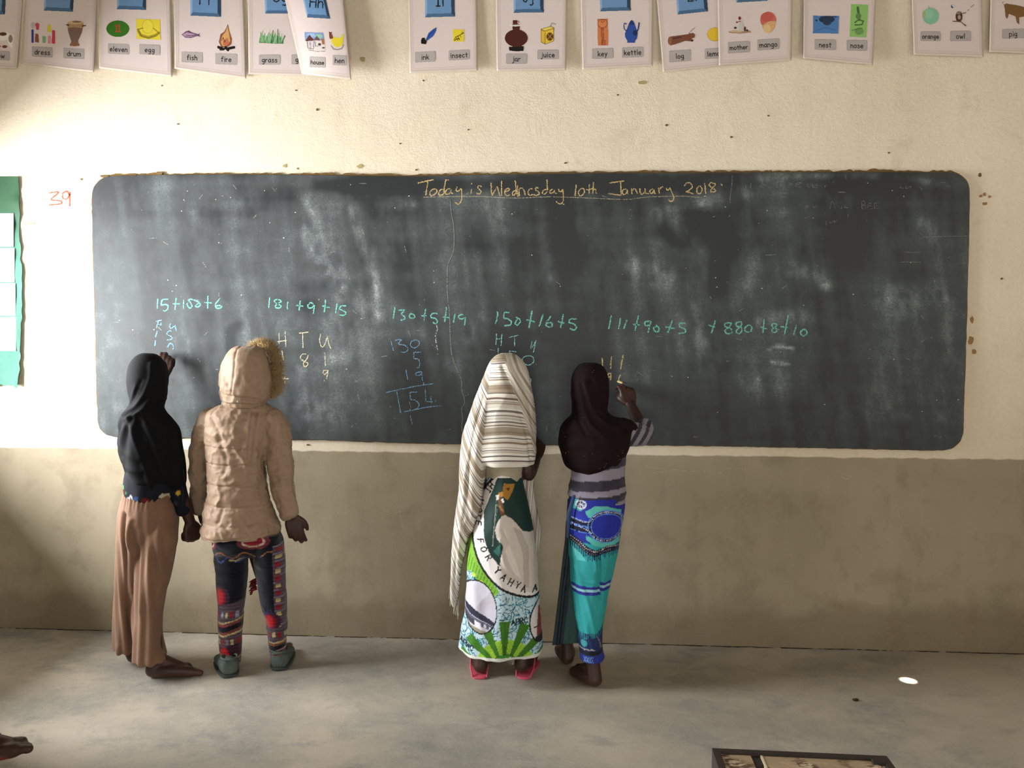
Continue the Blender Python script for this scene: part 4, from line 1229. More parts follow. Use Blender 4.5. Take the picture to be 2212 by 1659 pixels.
# nest, nose
K = Card([(1737, -84), (1896, -80), (1886, 140), (1735, 126)], flatoff(0.012, 0.014), 'alphabet card with a blue nest picture and a tall green nose picture', 'nest')
K.tile([(1778, -16), (1844, -14)], 'Nn')
K.picture([('p', '#4f7fb8', [(712, 110), (898, 112), (893, 240), (710, 238)]), ('e', '#24344e', 810, 138, 56, 26), ('e', '#2c3c58', 812, 160, 30, 20), ('e', '#24344e', 735, 145, 8, 7), ('l', '#3c66a0', 5, [(730, 220), (800, 195), (870, 215)]), ('l', '#24344e', 6, [(770, 118), (880, 120)])], XD)
K.picture([('p', '#8fc06a', [(982, 28), (1106, 32), (1090, 268), (970, 262)]), ('l', '#47663a', 18, [(1030, 55), (1036, 100), (1040, 140)]), ('e', '#5f8450', 1035, 115, 20, 22), ('l', '#47663a', 9, [(1010, 160), (1035, 140), (1070, 150), (1060, 175), (1010, 178)]), ('e', '#6f9a58', 1040, 222, 32, 26), ('l', '#55753f', 6, [(990, 215), (1060, 200)])], XD)
K.tag('nest', (722, 278, 875, 356), XD, 0.02); K.tag('nose', (950, 282, 1098, 362), XD, 0.02)
# orange, owl
K = Card([(1966, -92), (2119, -92), (2125, 123), (1974, 118)], flatoff(0.012, 0.014), 'alphabet card with a round green orange and an owl on a branch', 'orange')
K.tile([(2010, -26), (2076, -26)], 'Oo')
K.picture([('e', '#86bfa0', 1548, 114, 60, 60), ('e', '#94c8a6', 1535, 100, 34, 34), ('e', '#a8b27c', 1500, 100, 12, 26), ('l', '#7a8a50', 6, [(1535, 56), (1533, 44)])], XD)
K.picture([('e', '#4a342e', 1750, 118, 26, 40), ('e', '#b39a86', 1752, 122, 11, 16), ('e', '#8a7468', 1746, 92, 16, 12), ('l', '#5c4438', 9, [(1705, 150), (1760, 154), (1800, 182)]), ('l', '#6a5246', 9, [(1775, 95), (1800, 90)]), ('l', '#6a5246', 7, [(1808, 75), (1822, 68)]), ('l', '#6a5246', 7, [(1835, 50), (1856, 34)]), ('e', '#2b4a80', 1702, 46, 11, 14), ('e', '#d8cbc4', 1709, 40, 9, 10), ('l', '#6a5246', 6, [(1775, 165), (1795, 186)])], XD)
K.tag('orange', (1475, 222, 1620, 293), XD, 0.0); K.tag('owl', (1685, 218, 1836, 293), XD, 0.0)
# pig
K = Card([(2142, -96), (2298, -98), (2296, 118), (2137, 112)], flatoff(0.012, 0.014), 'alphabet card with a brown pig at the far right end', 'pig')
K.tile([(2185, -30), (2251, -31)], 'Pp')
K.picture([('p', '#7c5a30', [(2068, 35), (2085, 22), (2110, 28), (2160, 35), (2210, 48), (2290, 60), (2320, 90), (2290, 120), (2230, 115), (2180, 125), (2178, 168), (2160, 160), (2150, 118), (2105, 100), (2098, 130), (2080, 118), (2075, 70)]), ('l', '#5c4426', 6, [(2072, 38), (2058, 18), (2070, 12)]), ('l', '#8a5a4c', 7, [(2082, 118), (2092, 132)]), ('l', '#6a4c34', 8, [(2165, 160), (2178, 170)])], XD)
K.tag('pig', (2055, 203, 2215, 275), XD, -0.03)

# ------------------------------------------------------------------ green wall chart cut by the left edge of the frame
ch = empty('wall_chart', P3(-80, 835, 0), 'green plastic wall chart with white picture strips at the left edge', 'wall chart')
nu, nv = 60, 120
V_, U_ = np.meshgrid(np.linspace(0, 1, nv), np.linspace(0, 1, nu), indexing='ij')
py = 381 + V_ * 453
rt = np.interp(py, [380, 450, 520, 600, 680, 720, 760, 800, 836], [40, 42, 44, 47, 47, 45, 44, 41, 36])
px = -240 + U_ * (rt + 240)
jag = 2.2 * vnoise(np.stack([py.ravel() / 14, px.ravel() * 0, py.ravel() * 0], 1)).reshape(py.shape)
px = px + jag * np.clip((U_ - 0.9) * 10, 0, 1)
py = py + 7 * np.clip((V_ - 0.93) / 0.07, 0, 1) * vnoise(np.stack([px.ravel() / 9, px.ravel() * 0, px.ravel() * 0], 1), 8).reshape(py.shape)
off = 0.008 + 0.022 * np.clip(V_ - 0.45, 0, 1) ** 1.5 * np.clip((U_ - 0.55) * 2.2, 0, 1) + 0.006 * np.clip((U_ - 0.9) * 10, 0, 1) * vnoise(np.stack([py.ravel() / 22, px.ravel() / 30, py.ravel() * 0], 1), 2).reshape(py.shape)
d_ = rays(px.ravel(), py.ravel())
G = CAM + d_ * ((-off.ravel() - CAM[1]) / d_[:, 1])[:, None]
B = G.copy(); B[:, 1] += 0.001
nf = grid_faces(nu, nv); n = nu * nv
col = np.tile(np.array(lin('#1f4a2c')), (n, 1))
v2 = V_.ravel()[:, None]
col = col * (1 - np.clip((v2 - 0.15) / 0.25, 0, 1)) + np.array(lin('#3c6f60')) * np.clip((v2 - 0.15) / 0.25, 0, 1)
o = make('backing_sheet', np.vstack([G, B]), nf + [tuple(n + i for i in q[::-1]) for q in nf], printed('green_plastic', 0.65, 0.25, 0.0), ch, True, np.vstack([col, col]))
M_STRIP = printed('chart_paper', 0.5, 0.4, 0.0, var=0.02)
for k_, (ya, yb2, xr_) in enumerate([(461, 533, 29), (536, 609, 31), (612, 682, 33), (685, 758, 34)]):
    nu, nv = 200, 60
    PX, PY = np.meshgrid(np.linspace(-205, xr_, nu), np.linspace(ya, yb2, nv))
    cv = Canvas(-205, ya, xr_, yb2, 1.0, '#e6e4dc')
    if k_ == 0:
        cv.text('#a8a49a', 'mi', 8, 480, 13, 1.5); cv.ell('#d89a80', 6, 507, 7, 6)
    elif k_ == 1:
        cv.text('#8a867c', 'm', 18, 556, 16, 2); cv.ell('#7a94c0', 8, 584, 17, 5); cv.poly('#7a94c0', [(-6, 580), (24, 580), (14, 590), (0, 590)])
    elif k_ == 2:
        cv.text('#a8a49a', 'w', 10, 628, 13, 1.5); cv.ell('#9a7484', 12, 660, 9, 6); cv.ell('#9a7484', 19, 655, 4, 3)
    else:
        cv.line('#b8b49a', 1.6, [(6, 712), (14, 722), (24, 716)])
    cv.line('#b0aca0', 2.0, [(-205, yb2), (xr_, yb2)])
    uo = np.clip((PX + 240) / (42 + 240), 0, 1); vo = (PY - 381) / 453
    off = 0.011 + 0.022 * np.clip(vo - 0.45, 0, 1) ** 1.5 * np.clip((uo - 0.55) * 2.2, 0, 1)
    d_ = rays(PX.ravel(), PY.ravel())
    G = CAM + d_ * ((-off.ravel() - CAM[1]) / d_[:, 1])[:, None]
    make('picture_strip', G, grid_faces(nu, nv), M_STRIP, ch, True, cv.at(PX.ravel(), PY.ravel())[:, :3])

# ------------------------------------------------------------------ stool cut by the bottom edge of the frame
ZS = 0.45
FL = onZ(np.array([1538.0]), np.array([1620.0]), ZS)[0]; FR = onZ(np.array([1915.0]), np.array([1637.0]), ZS)[0]
ex = FR - FL; Ls = np.linalg.norm(ex); ex /= Ls
ey = np.array([ex[1], -ex[0], 0.0]); ez = np.array([0, 0, 1.0])
DS = 0.34
stool = empty('stool', (FL[0] + ex[0] * Ls / 2 + ey[0] * DS / 2, FL[1] + ex[1] * Ls / 2 + ey[1] * DS / 2, 0), 'low stool with dark iron frame and chipped painted boards in the right foreground', 'stool')


def sbox(a0, a1, b0, b1, z0, z1):
    v, f = box(a0, a1, b0, b1, z0, z1)
    return FL * (1, 1, 0) + v[:, :1] * ex + v[:, 1:2] * ey + v[:, 2:3] * ez, f


M_IRON = plain('dark_iron', '#2a221c', 0.55, 0.5, 0.3)
mP, t, b = nt('chipped_board_paint', 0.6, 0.35)
p = N(t, 'ShaderNodeTexCoord').outputs['Object']
n1 = noise(t, scaled(t, p, (1, 2.2, 1)), 26, 6, 0.65, 1.6)
n2 = noise(t, p, 9, 4, 0.6, 0.8)
c = ramp(t, n1, [(0.40, '#5a4130'), (0.52, '#6e5440'), (0.56, '#b7a688'), (0.7, '#c8b998')])
c = mixc(t, ramp(t, n2, [(0.5, 0.0), (0.56, 0.85)]), c, '#a79374')
t.links.new(c, b.inputs['Base Color'])
bump(t, b, n1, 0.4, 0.003)
w_ = 0.014
fr = join([sbox(0, Ls, 0, w_, ZS - 0.03, ZS + 0.004), sbox(0, Ls, DS - w_, DS, ZS - 0.03, ZS + 0.004), sbox(0, w_, w_, DS - w_, ZS - 0.03, ZS + 0.004), sbox(Ls - w_, Ls, w_, DS - w_, ZS - 0.03, ZS + 0.004)])
make('seat_frame', *fr, M_IRON, stool, smooth=False)
x1 = Ls * 0.215; x2 = Ls * 0.27
for a0, a1 in ((w_ + 0.001, x1), (x2 + 0.004, Ls - w_ - 0.001)):
    make('seat_board', *sbox(a0, a1, w_ + 0.001, DS - w_ - 0.001, ZS - 0.018, ZS), mP, stool, smooth=False)
make('board_edge', *sbox(x2, x2 + 0.004, w_ + 0.001, DS - w_ - 0.001, ZS - 0.018, ZS + 0.001), plain('bare_wood', '#c9bb98', 0.7, 0.2), stool, smooth=False)
make('cross_bar', *sbox(x1, x2, w_ + 0.001, w_ + 0.035, ZS - 0.022, ZS - 0.002), M_IRON, stool, smooth=False)
v, f = sbox(Ls - 0.035, Ls - w_, w_, 0.03, ZS - 0.006, ZS + 0.006)
make('corner_bracket', v, f, M_IRON, stool, smooth=False)
for a0 in (0, Ls - 0.022):
    for b0 in (0, DS - 0.022):
        make('leg', *sbox(a0, a0 + 0.022, b0, b0 + 0.022, 0, ZS - 0.03), M_IRON, stool, smooth=False)
for b0 in (0.004, DS - 0.018):
    make('stretcher', *sbox(0.022, Ls - 0.022, b0, b0 + 0.014, 0.14, 0.16), M_IRON, stool, smooth=False)

# ------------------------------------------------------------------ people
def skin_material(name, color):
    m, t, b = nt(name, 0.5, 0.4)
    p = N(t, 'ShaderNodeTexCoord').outputs['Object']
    at = N(t, 'ShaderNodeAttribute', attribute_name='Col')
    g = ramp(t, noise(t, p, 45, 4), [(0.3, 0.8), (0.7, 1.1)])
    t.links.new(mixc(t, 1.0, at.outputs['Color'], g, 'MULTIPLY'), b.inputs['Base Color'])
    bump(t, b, noise(t, p, 260, 3), 0.25, 0.001)
    return m


M_SKIN = skin_material('dark_skin', '#3a241b')
SKIN = np.array(lin('#3b241b')); SOLE = np.array(lin('#6b4434'))


def unit(v):
    v = np.asarray(v, float)
    return v / (np.linalg.norm(v) + 1e-12)


def hand(wrist, d, n, side, pose, s=0.92):
    """palm and five fingers; d towards the fingers, n the way the palm faces, side +1/-1 where the thumb sits along d x n"""
    d = unit(d); n = unit(np.asarray(n, float) - d * np.dot(n, d)); w = np.cross(d, n) * side
    wrist = np.asarray(wrist, float)
    curls = {'fist': [(70, 92, 55)] * 4, 'relaxed': [(16, 26, 16), (20, 30, 18), (25, 34, 20), (30, 38, 22)],
             'flat': [(6, 12, 8), (8, 12, 8), (10, 14, 8), (12, 16, 10)], 'chalk': [(38, 42, 18), (44, 56, 30), (62, 78, 40), (70, 86, 45)]}[pose]
    parts = []
    offs = [0.026, 0.009, -0.008, -0.024]; plen = [0.071, 0.074, 0.070, 0.063]
    lens = [(0.034, 0.021, 0.017), (0.038, 0.025, 0.018), (0.035, 0.023, 0.018), (0.027, 0.017, 0.015)]
    for i in range(4):
        k = wrist + (d * plen[i] + w * offs[i]) * s
        pts = [wrist + w * offs[i] * 0.5 * s + d * 0.004, (wrist + w * offs[i] * 0.8 * s + k) / 2, k]
        a = 0
        spread = w * (offs[i] * (0.5 if pose == 'fist' else 3.0))
        for L, c in zip(lens[i], curls[i]):
            a += c
            dd = unit(d * math.cos(math.radians(a)) + n * math.sin(math.radians(a)) + spread * 1.0)
            pts.append(pts[-1] + dd * L * s)
        parts.append(tube(pts, np.array([0.0125, 0.0125, 0.0105, 0.0090, 0.0082, 0.0062]) * s, 10, 4))
    tb = wrist + (d * 0.012 + w * 0.018) * s
    if pose in ('fist', 'chalk'):
        pts = [tb, tb + (d * 0.026 + w * 0.020 + n * 0.008) * s, tb + (d * 0.046 + w * 0.016 + n * 0.024) * s, tb + (d * 0.058 + w * 0.000 + n * 0.036) * s]
    else:
        pts = [tb, tb + (d * 0.024 + w * 0.022 + n * 0.006) * s, tb + (d * 0.046 + w * 0.030 + n * 0.012) * s, tb + (d * 0.066 + w * 0.030 + n * 0.018) * s]
    parts.append(tube(pts, np.array([0.014, 0.0125, 0.0105, 0.0078]) * s, 10, 4))
    return parts


def foot(ankle, dirv, s=1.0, lift=0.0, toes=True):
    """bare foot standing on z = lift; ankle is the point above the heel"""
    d = unit([dirv[0], dirv[1], 0]); w = np.array([d[1], -d[0], 0.0])
    a = np.array([ankle[0], ankle[1], lift])
    z = lambda h: np.array([0, 0, h * s])
    parts = [tube([ankle, a + z(0.07) - d * 0.004 * s, a + z(0.027) - d * 0.014 * s], np.array([0.027, 0.026, 0.0275]) * s)]
    for off, l, r in ((0.017, 0.118, 0.020), (-0.016, 0.106, 0.019)):
        parts.append(tube([a - d * 0.012 * s + z(0.026), a + d * 0.045 * s + w * off * s + z(0.027), a + d * l * s + w * off * 1.25 * s + z(0.019)], np.array([0.025, 0.023, r]) * s))
    parts.append(tube([a + z(0.075), a + d * 0.04 * s + z(0.052), a + d * 0.09 * s + z(0.028)], np.array([0.025, 0.023, 0.02]) * s))
    if toes:
        for i, (o, l, r) in enumerate(((0.027, 0.040, 0.0125), (0.011, 0.038, 0.009), (-0.002, 0.034, 0.0085), (-0.014, 0.028, 0.008), (-0.026, 0.021, 0.0075))):
            b0 = a + d * (0.118 - 0.005 * i) * s + w * o * s + z(0.015)
            parts.append(tube([b0, b0 + d * l * 0.6 * s + z(0.002), b0 + d * l * s - z(0.004)], np.array([r * 1.1, r, r * 0.9]) * s, 10, 3))
    return parts


def head_parts(c, yaw, s=1.0, tilt=0.0):
    """head with face looking along yaw (0 = towards the wall, +y)"""
    R = rotz(yaw)
    def L(x, y, z): return np.asarray(c) + R @ (np.array([x, y, z]) * s)
    P_ = [ellipsoid(L(0, -0.012, 0.018), np.array([0.068, 0.080, 0.080]) * s, R), ellipsoid(L(0, 0.024, -0.030), np.array([0.054, 0.056, 0.072]) * s, R),
          ellipsoid(L(0, 0.050, -0.078), np.array([0.024, 0.022, 0.018]) * s, R), tube([L(0, 0.072, 0.012), L(0, 0.084, -0.012), L(0, 0.092, -0.024)], np.array([0.007, 0.010, 0.0135]) * s),
          ellipsoid(L(0, 0.074, -0.053), np.array([0.021, 0.011, 0.009]) * s, R)]
    for q in (-1, 1):
        P_.append(ellipsoid(L(q * 0.070, -0.006, -0.012), np.array([0.009, 0.019, 0.029]) * s, R))
        P_.append(ellipsoid(L(q * 0.027, 0.062, 0.004), np.array([0.014, 0.010, 0.010]) * s, R))
    eyes = [L(q * 0.027, 0.071, 0.004) for q in (-1, 1)]
    return P_, eyes, L(0, 0.083, -0.053)


def build_body(root, J, voxel=0.0042):
    """one continuous body mesh from joints"""
    e = unit2(J['pelvis'][0] - CAM[0], J['pelvis'][1] - CAM[1]) if 'yaw0' not in J else (0.0, 1.0)
    turn = -math.atan2(e[0], e[1])
    parts, eyes, mouth = head_parts(J['head'], J.get('yaw', 0.0) + turn, J.get('hs', 0.92))
    hd = np.asarray(J['head'], float); nk = np.asarray(J['neck'], float); pv = np.asarray(J['pelvis'], float)
    parts.append(tube([hd + (0, -0.012, -0.06), (hd + nk) / 2 + (0, -0.012, -0.03), nk], [0.042, 0.038, 0.046]))
    sw = J.get('sw', 0.115)
    th = np.linspace(0, 2 * math.pi, 30, endpoint=False)
    rings = []
    for u, rx, ry in ((-0.12, 0.05, 0.05), (0.0, 0.088, 0.075), (0.15, 0.085, 0.07), (0.4, 0.072, 0.062), (0.65, 0.082, 0.066), (0.85, sw * .85, 0.062), (0.95, sw * 0.66, 0.052), (1.0, sw * 0.45, 0.045)):
        c = pv + (nk - pv) * u
        rings.append(np.stack([c[0] + rx * np.cos(th) * e[1] + ry * np.sin(th) * e[0], c[1] - rx * np.cos(th) * e[0] + ry * np.sin(th) * e[1], np.full(30, c[2])], 1))
    parts.append(loft(rings))
    for k in ('L', 'R'):
        sh, el, wr = (np.asarray(J[q + k], float) for q in ('sh', 'el', 'wr'))
        parts.append(tube([sh, sh * 0.5 + el * 0.5, el, el * 0.6 + wr * 0.4, wr], [0.034, 0.030, 0.027, 0.027, 0.0195]))
        parts += hand(wr, *J['hand' + k])
        hp, kn, an = (np.asarray(J[q + k], float) for q in ('hp', 'kn', 'an'))
        parts.append(tube([hp, hp * 0.5 + kn * 0.5, kn, kn * 0.65 + an * 0.35, an], [0.058, 0.050, 0.038, 0.037, 0.025]))
        parts += foot(an, J['ft' + k], J.get('fs', 1.0), J.get('fl', 0.0))
    v, f = fuse(parts, voxel, 3, 0.4)
    v[:, 2] = np.maximum(v[:, 2], J.get('fl', 0.0) + 0.0005)
    if 'pitch' in J:                                   # stepping foot: toes tipped up off the floor
        an = np.asarray(J['anR'], float)
        w = np.clip((v[:, 0] - an[0] + 0.01) / 0.05, 0, 1) * (np.abs(v[:, 1] - an[1]) < 0.07) * (v[:, 2] < 0.11)
        v[:, 2] += w * J['pitch'] * np.maximum(v[:, 0] - an[0] + 0.03, 0)
    col = np.tile(SKIN, (len(v), 1))
    sole = (v[:, 2] < J.get('fl', 0.0) + 0.02)
    w = np.clip((0.026 - (v[:, 2] - J.get('fl', 0.0))) / 0.02, 0, 1)[:, None] * 0.75
    col = col * (1 - w) + SOLE * w
    if 'pitch' in J:
        col[np.linalg.norm((v - np.asarray(J['anR']) - (0.10, -0.03, -0.045)) * (0.7, 1, 1), axis=1) < 0.022] = lin('#7a3226')
    for e in eyes:
        d = np.linalg.norm(v - e, axis=1)
        col[d < 0.009] = lin('#d8d2c8'); col[d < 0.0055] = lin('#0a0807')
    col[np.linalg.norm((v - mouth) * (0.45, 0.6, 1.2), axis=1) < 0.0085] = lin('#4c2622')
    return make('body', v, f, M_SKIN, root, True, col)


def ground(px, py):
    return onZ(np.array([float(px)]), np.array([float(py)]), 0)[0]


def garment(name, parts, mat, root, voxel, disp=None, it=4, fac=0.5, color=None, attrs=None, Y0=0.0):
    v, f = fuse(parts, voxel, it, fac)
    if disp is not None:
        n = normals(v, f)
        px, py = to_px(v, Y0)
        v = v + n * disp(v, px, py, n)[:, None]
    px, py = to_px(v, Y0)
    col = color(v, px, py, normals(v, f)) if color is not None else None
    at = attrs(v, px, py) if attrs is not None else None
    return make(name, v, f, mat, root, True, col, at)


def lines_d(px, py, pts):
    p = np.asarray(pts, float)
    D = np.full(len(px), 1e9)
    for a, b in zip(p[:-1], p[1:]):
        d = b - a; L = (d ** 2).sum() + 1e-9
        t_ = np.clip(((px - a[0]) * d[0] + (py - a[1]) * d[1]) / L, 0, 1)
        D = np.minimum(D, np.hypot(px - a[0] - t_ * d[0], py - a[1] - t_ * d[1]))
    return D


def crease(px, py, pts, w, amt):
    """a fold: raised where amt > 0, grooved where amt < 0"""
    return amt * np.exp(-(lines_d(px, py, spline(pts, 8)) / w) ** 2)


def grooves(px, py, L):
    return sum(crease(px, py, *g) for g in L)


def wrinkle(v, sc, amp, seed=0):
    return amp * (ridge(v * np.asarray(sc), seed) - 0.55)


def threads(strands, rad=0.0012, k=5):
    P_ = []
    for s in strands:
        P_.append(tube(s, [rad] * len(s), k, 3))
    return join(P_)


# ---------- person A: black headscarf, brown trousers
YA = -0.41
base = ground(320, 1452)
A = empty('person', (base[0], base[1], 0), 'person in a black headscarf and wide brown trousers, barefoot, leftmost at the chalkboard', 'person', 'children writing at the chalkboard')
anR = ground(334, 1464); anL = ground(281, 1435)
hL = P3(356, 808, -0.10)
JA = dict(head=P3(318, 826, YA + 0.005), neck=P3(320, 905, YA), pelvis=P3(318, 1120, YA), yaw=-0.1, sw=0.12,
          shL=P3(288, 925, YA), elL=P3(305, 955, YA + 0.20), wrL=hL, handL=((0.0, 0.25, 1.0), (-0.25, 0.95, -0.1), 1, 'chalk'),
          shR=P3(362, 928, YA), elR=P3(380, 1040, YA - 0.005), wrR=P3(411, 1128, YA + 0.03), handR=((0.05, 0.1, -1), (-0.75, 0.65, 0), 1, 'fist'),
          hpL=P3(290, 1130, YA), knL=(P3(275, 1290, YA + 0.03)), anL=(anL[0], anL[1] + 0.03, 0.085),
          hpR=P3(345, 1130, YA), knR=(P3(318, 1290, YA - 0.01)), anR=(anR[0] + 0.006, anR[1] + 0.006, 0.085),
          ftL=(-0.45, 1.0), ftR=(1.0, 0.33), fs=1.0)
build_body(A, JA)


def cloth(name, color, rough=0.85, spec=0.2, var=0.15, bscale=700, sheen=0.15, bm=0.25):
    m, t, b = nt(name, rough, spec)
    p = N(t, 'ShaderNodeTexCoord').outputs['Object']
    c = lin(color)
    t.links.new(mixc(t, noise(t, p, 18, 4), tuple(x * (1 - var) for x in c), tuple(min(1, x * (1 + var)) for x in c)), b.inputs['Base Color'])
    b.inputs['Sheen Weight'].default_value = sheen
    bump(t, b, noise(t, p, bscale, 2), bm, 0.001)
    return m


def dispA(v, px, py, n):
    ang = np.arctan2(px - 318, np.maximum(py - 868, 1))
    low = np.clip((py - 885) / 40, 0, 1) * np.clip((1075 - py) / 60, 0.3, 1)
    d = 0.0048 * low * np.cos(ang * 15 + 1.4 * fbm(v * 7, 3, 2)) * np.clip(1.2 - np.abs(ang), 0.3, 1)
    d += grooves(px, py, [([(286, 893), (310, 878), (335, 850), (347, 815), (345, 785)], 4, 0.006), ([(292, 903), (320, 890), (343, 862)], 4, 0.006), ([(283, 878), (305, 862), (320, 835)], 5, 0.004),
                          ([(300, 870), (318, 850), (332, 820)], 4, -0.004), ([(262, 935), (285, 965), (330, 985)], 6, 0.005), ([(266, 965), (295, 1000), (335, 1010)], 6, 0.005), ([(272, 995), (300, 1030), (340, 1035)], 6, 0.004),
                          ([(305, 900), (325, 950), (345, 1010), (352, 1050)], 5, 0.006), ([(330, 905), (352, 970), (368, 1030)], 5, -0.005), ([(285, 905), (278, 940), (285, 980)], 5, -0.004)])
    return d + wrinkle(v, (11, 11, 7), 0.0016, 2)


garment('headscarf', [sections([(763, 308, 330, .03), (768, 295, 343, .055), (780, 283, 354, .078), (800, 275, 361, .094), (830, 273, 363, .099), (852, 277, 362, .094), (870, 281, 358, .084), (880, 276, 356, .08), (890, 264, 362, .085), (903, 257, 372, .092),
                               (920, 255, 382, .10), (950, 257, 386, .106), (985, 262, 390, .11), (1015, 270, 390, .11), (1038, 279, 384, .103), (1054, 294, 372, .09), (1064, 316, 356, .07), (1069, 328, 344, .05)], YA),
                      tube([P3(348, 914, YA), P3(364, 940, YA), P3(373, 985, YA - .005), P3(377, 1040, YA - .01)], [0.046, 0.047, 0.044, 0.041])],
        cloth('black_jersey', '#0c0c0e', 0.85, 0.15, 0.15, 700, 0.0), A, 0.0045, dispA, 4, 0.5, Y0=YA)
# fringe down the right edge of the scarf
fr_ = []
r_ = random.Random(4)
for i in range(26):
    y = 985 + i * 3.4
    p0 = P3(392 + r_.uniform(-2, 2), y, YA + r_.uniform(-0.03, 0.05))
    fr_.append([p0, p0 + (r_.uniform(0, 0.008), 0, -0.02), p0 + (r_.uniform(-0.004, 0.014), 0, -0.045 - r_.random() * 0.02)])
make('scarf_fringe', *threads(fr_, 0.0013), cloth('black_fringe', '#17171a'), A)


def floral(v, px, py, n):
    c = np.tile(np.array(lin('#12131c')), (len(v), 1))
    for (x, y, r, q) in [(283, 1057, 7, '#b03a24'), (287, 1046, 5, '#4a8a3c'), (309, 1070, 8, '#a9b0bc'), (343, 1074, 9, '#5c1c1c'), (369, 1067, 6, '#b8b49c'), (392, 1062, 5, '#c09a34'), (272, 1050, 4, '#c8c8c8'), (300, 1056, 4, '#2c5a34'), (325, 1066, 5, '#2a3a66'), (385, 1085, 5, '#2c3040')]:
        k = np.hypot(px - x, py - y) * (1 + 0.3 * vnoise(v * 90, 2)) < r
        c[k] = lin(q)
    return c


garment('shirt', [sections([(900, 285, 355, .07), (930, 266, 378, .095), (1000, 272, 385, .10), (1035, 267, 385, .106), (1055, 265, 378, .112), (1068, 268, 366, .115), (1078, 276, 360, .112)], YA),
                  tube([P3(360, 930, YA), P3(371, 985, YA - .002), P3(379, 1045, YA - .004), P3(396, 1100, YA + .015)], [0.038, 0.036, 0.036, 0.031]),
                  tube([P3(290, 925, YA), P3(298, 942, YA + 0.1), P3(305, 957, YA + 0.20), P3(332, 885, -0.12)], [0.045, 0.043, 0.04, 0.030])],
        printed('floral_navy', 0.85, 0.2, 0.2), A, 0.005, lambda v, px, py, n: wrinkle(v, (16, 16, 14), 0.0025, 4), 4, 0.5, floral, Y0=YA)


def dispTr(v, px, py, n):
    u = v[:, 0] * 175 + 2.0 * fbm(v * (6, 6, 2), 5, 2)
    low = np.clip((py - 1075) / 120, 0.25, 1)
    d = 0.0042 * low * np.sin(u)
    d += grooves(px, py, [([(300, 1100), (297, 1180), (291, 1280), (288, 1420)], 5, -0.012), ([(318, 1110), (305, 1180), (300, 1300), (290, 1410)], 6, 0.008), ([(262, 1120), (262, 1250), (258, 1390)], 5, -0.005), 
                          ([(330, 1130), (322, 1250), (318, 1330)], 6, -0.005), ([(372, 1110), (350, 1200), (335, 1300)], 7, 0.004)])
    wb = np.clip((1095 - py) / 30, 0, 1)
    return d + wb * 0.003 * np.sin(v[:, 0] * 420)


garment('trousers', [sections([(1058, 270, 362, .105), (1075, 264, 374, .112), (1100, 256, 384, .12), (1130, 253, 386, .124), (1160, 254, 382, .11), (1185, 262, 372, .08)], YA),
                     sections([(1085, 275, 318, .07), (1150, 252, 322, .105), (1200, 251, 314, .10, .01), (1260, 248, 306, .092, .025), (1330, 245, 299, .085, .04), (1385, 244, 294, .08, .05), (1402, 246, 291, .078, .052)], YA),
                     sections([(1085, 315, 362, .075), (1150, 300, 385, .115), (1200, 294, 378, .108, -.005), (1260, 291, 364, .10, -.015), (1320, 289, 351, .092, -.025), (1370, 287, 350, .088, -.045), (1405, 286, 357, .088, -.055), (1424, 285, 363, .088, -.058)], YA)],
        cloth('brown_cotton', '#775a47', 0.85, 0.2, 0.1, 900, 0.1), A, 0.0048, dispTr, 14, 0.5, Y0=YA)

# ---------- person B: tan hooded jacket, patterned leggings
YB_ = -0.37
base = ground(545, 1450)
B = empty('person', (base[0], base[1], 0), 'person in a tan hooded winter jacket with fur trim and patterned leggings', 'person', 'children writing at the chalkboard')
anL = ground(492, 1452); anR = ground(602, 1436)
JB = dict(head=P3(530, 822, YB_ + 0.02), neck=P3(524, 895, YB_), pelvis=P3(524, 1140, YB_), yaw=-0.5, sw=0.125, fl=0.012,
          shL=P3(462, 915, YB_), elL=P3(430, 1010, YB_ + 0.02), wrL=P3(432, 1095, YB_ + 0.06), handL=((0.1, 0.35, -1), (1, 0.2, 0), -1, 'relaxed'),
          shR=P3(590, 915, YB_), elR=P3(607, 1015, YB_ + 0.005), wrR=P3(629, 1114, YB_ + 0.012), handR=((0.22, 0.08, -1), (-0.25, 0.95, 0), 1, 'relaxed'),
          hpL=P3(500, 1165, YB_), knL=P3(498, 1290, YB_), anL=(anL[0], anL[1] + 0.02, 0.085), hpR=P3(562, 1165, YB_), knR=P3(590, 1290, YB_), anR=(anR[0], anR[1] + 0.02, 0.085),
          ftL=(-0.55, 1.0), ftR=(-0.2, 1.0), fs=0.85)
build_body(B, JB)
JSEAM = [([(441, 955), (480, 960), (565, 964)], 1.6, -0.004), ([(446, 992), (500, 996), (573, 997)], 1.6, -0.004), ([(447, 1036), (500, 1040), (575, 1042)], 1.6, -0.0035), ([(441, 1078), (520, 1084), (582, 1084)], 1.6, -0.004),
         ([(437, 1118), (520, 1124), (600, 1116)], 1.4, -0.0025), ([(462, 880), (456, 920), (452, 965)], 1.5, -0.004), ([(569, 885), (566, 930), (561, 990)], 1.5, -0.004), ([(560, 885), (557, 930), (553, 985)], 1.2, -0.003),
         ([(437, 1150), (520, 1152), (606, 1140)], 1.6, -0.003)]


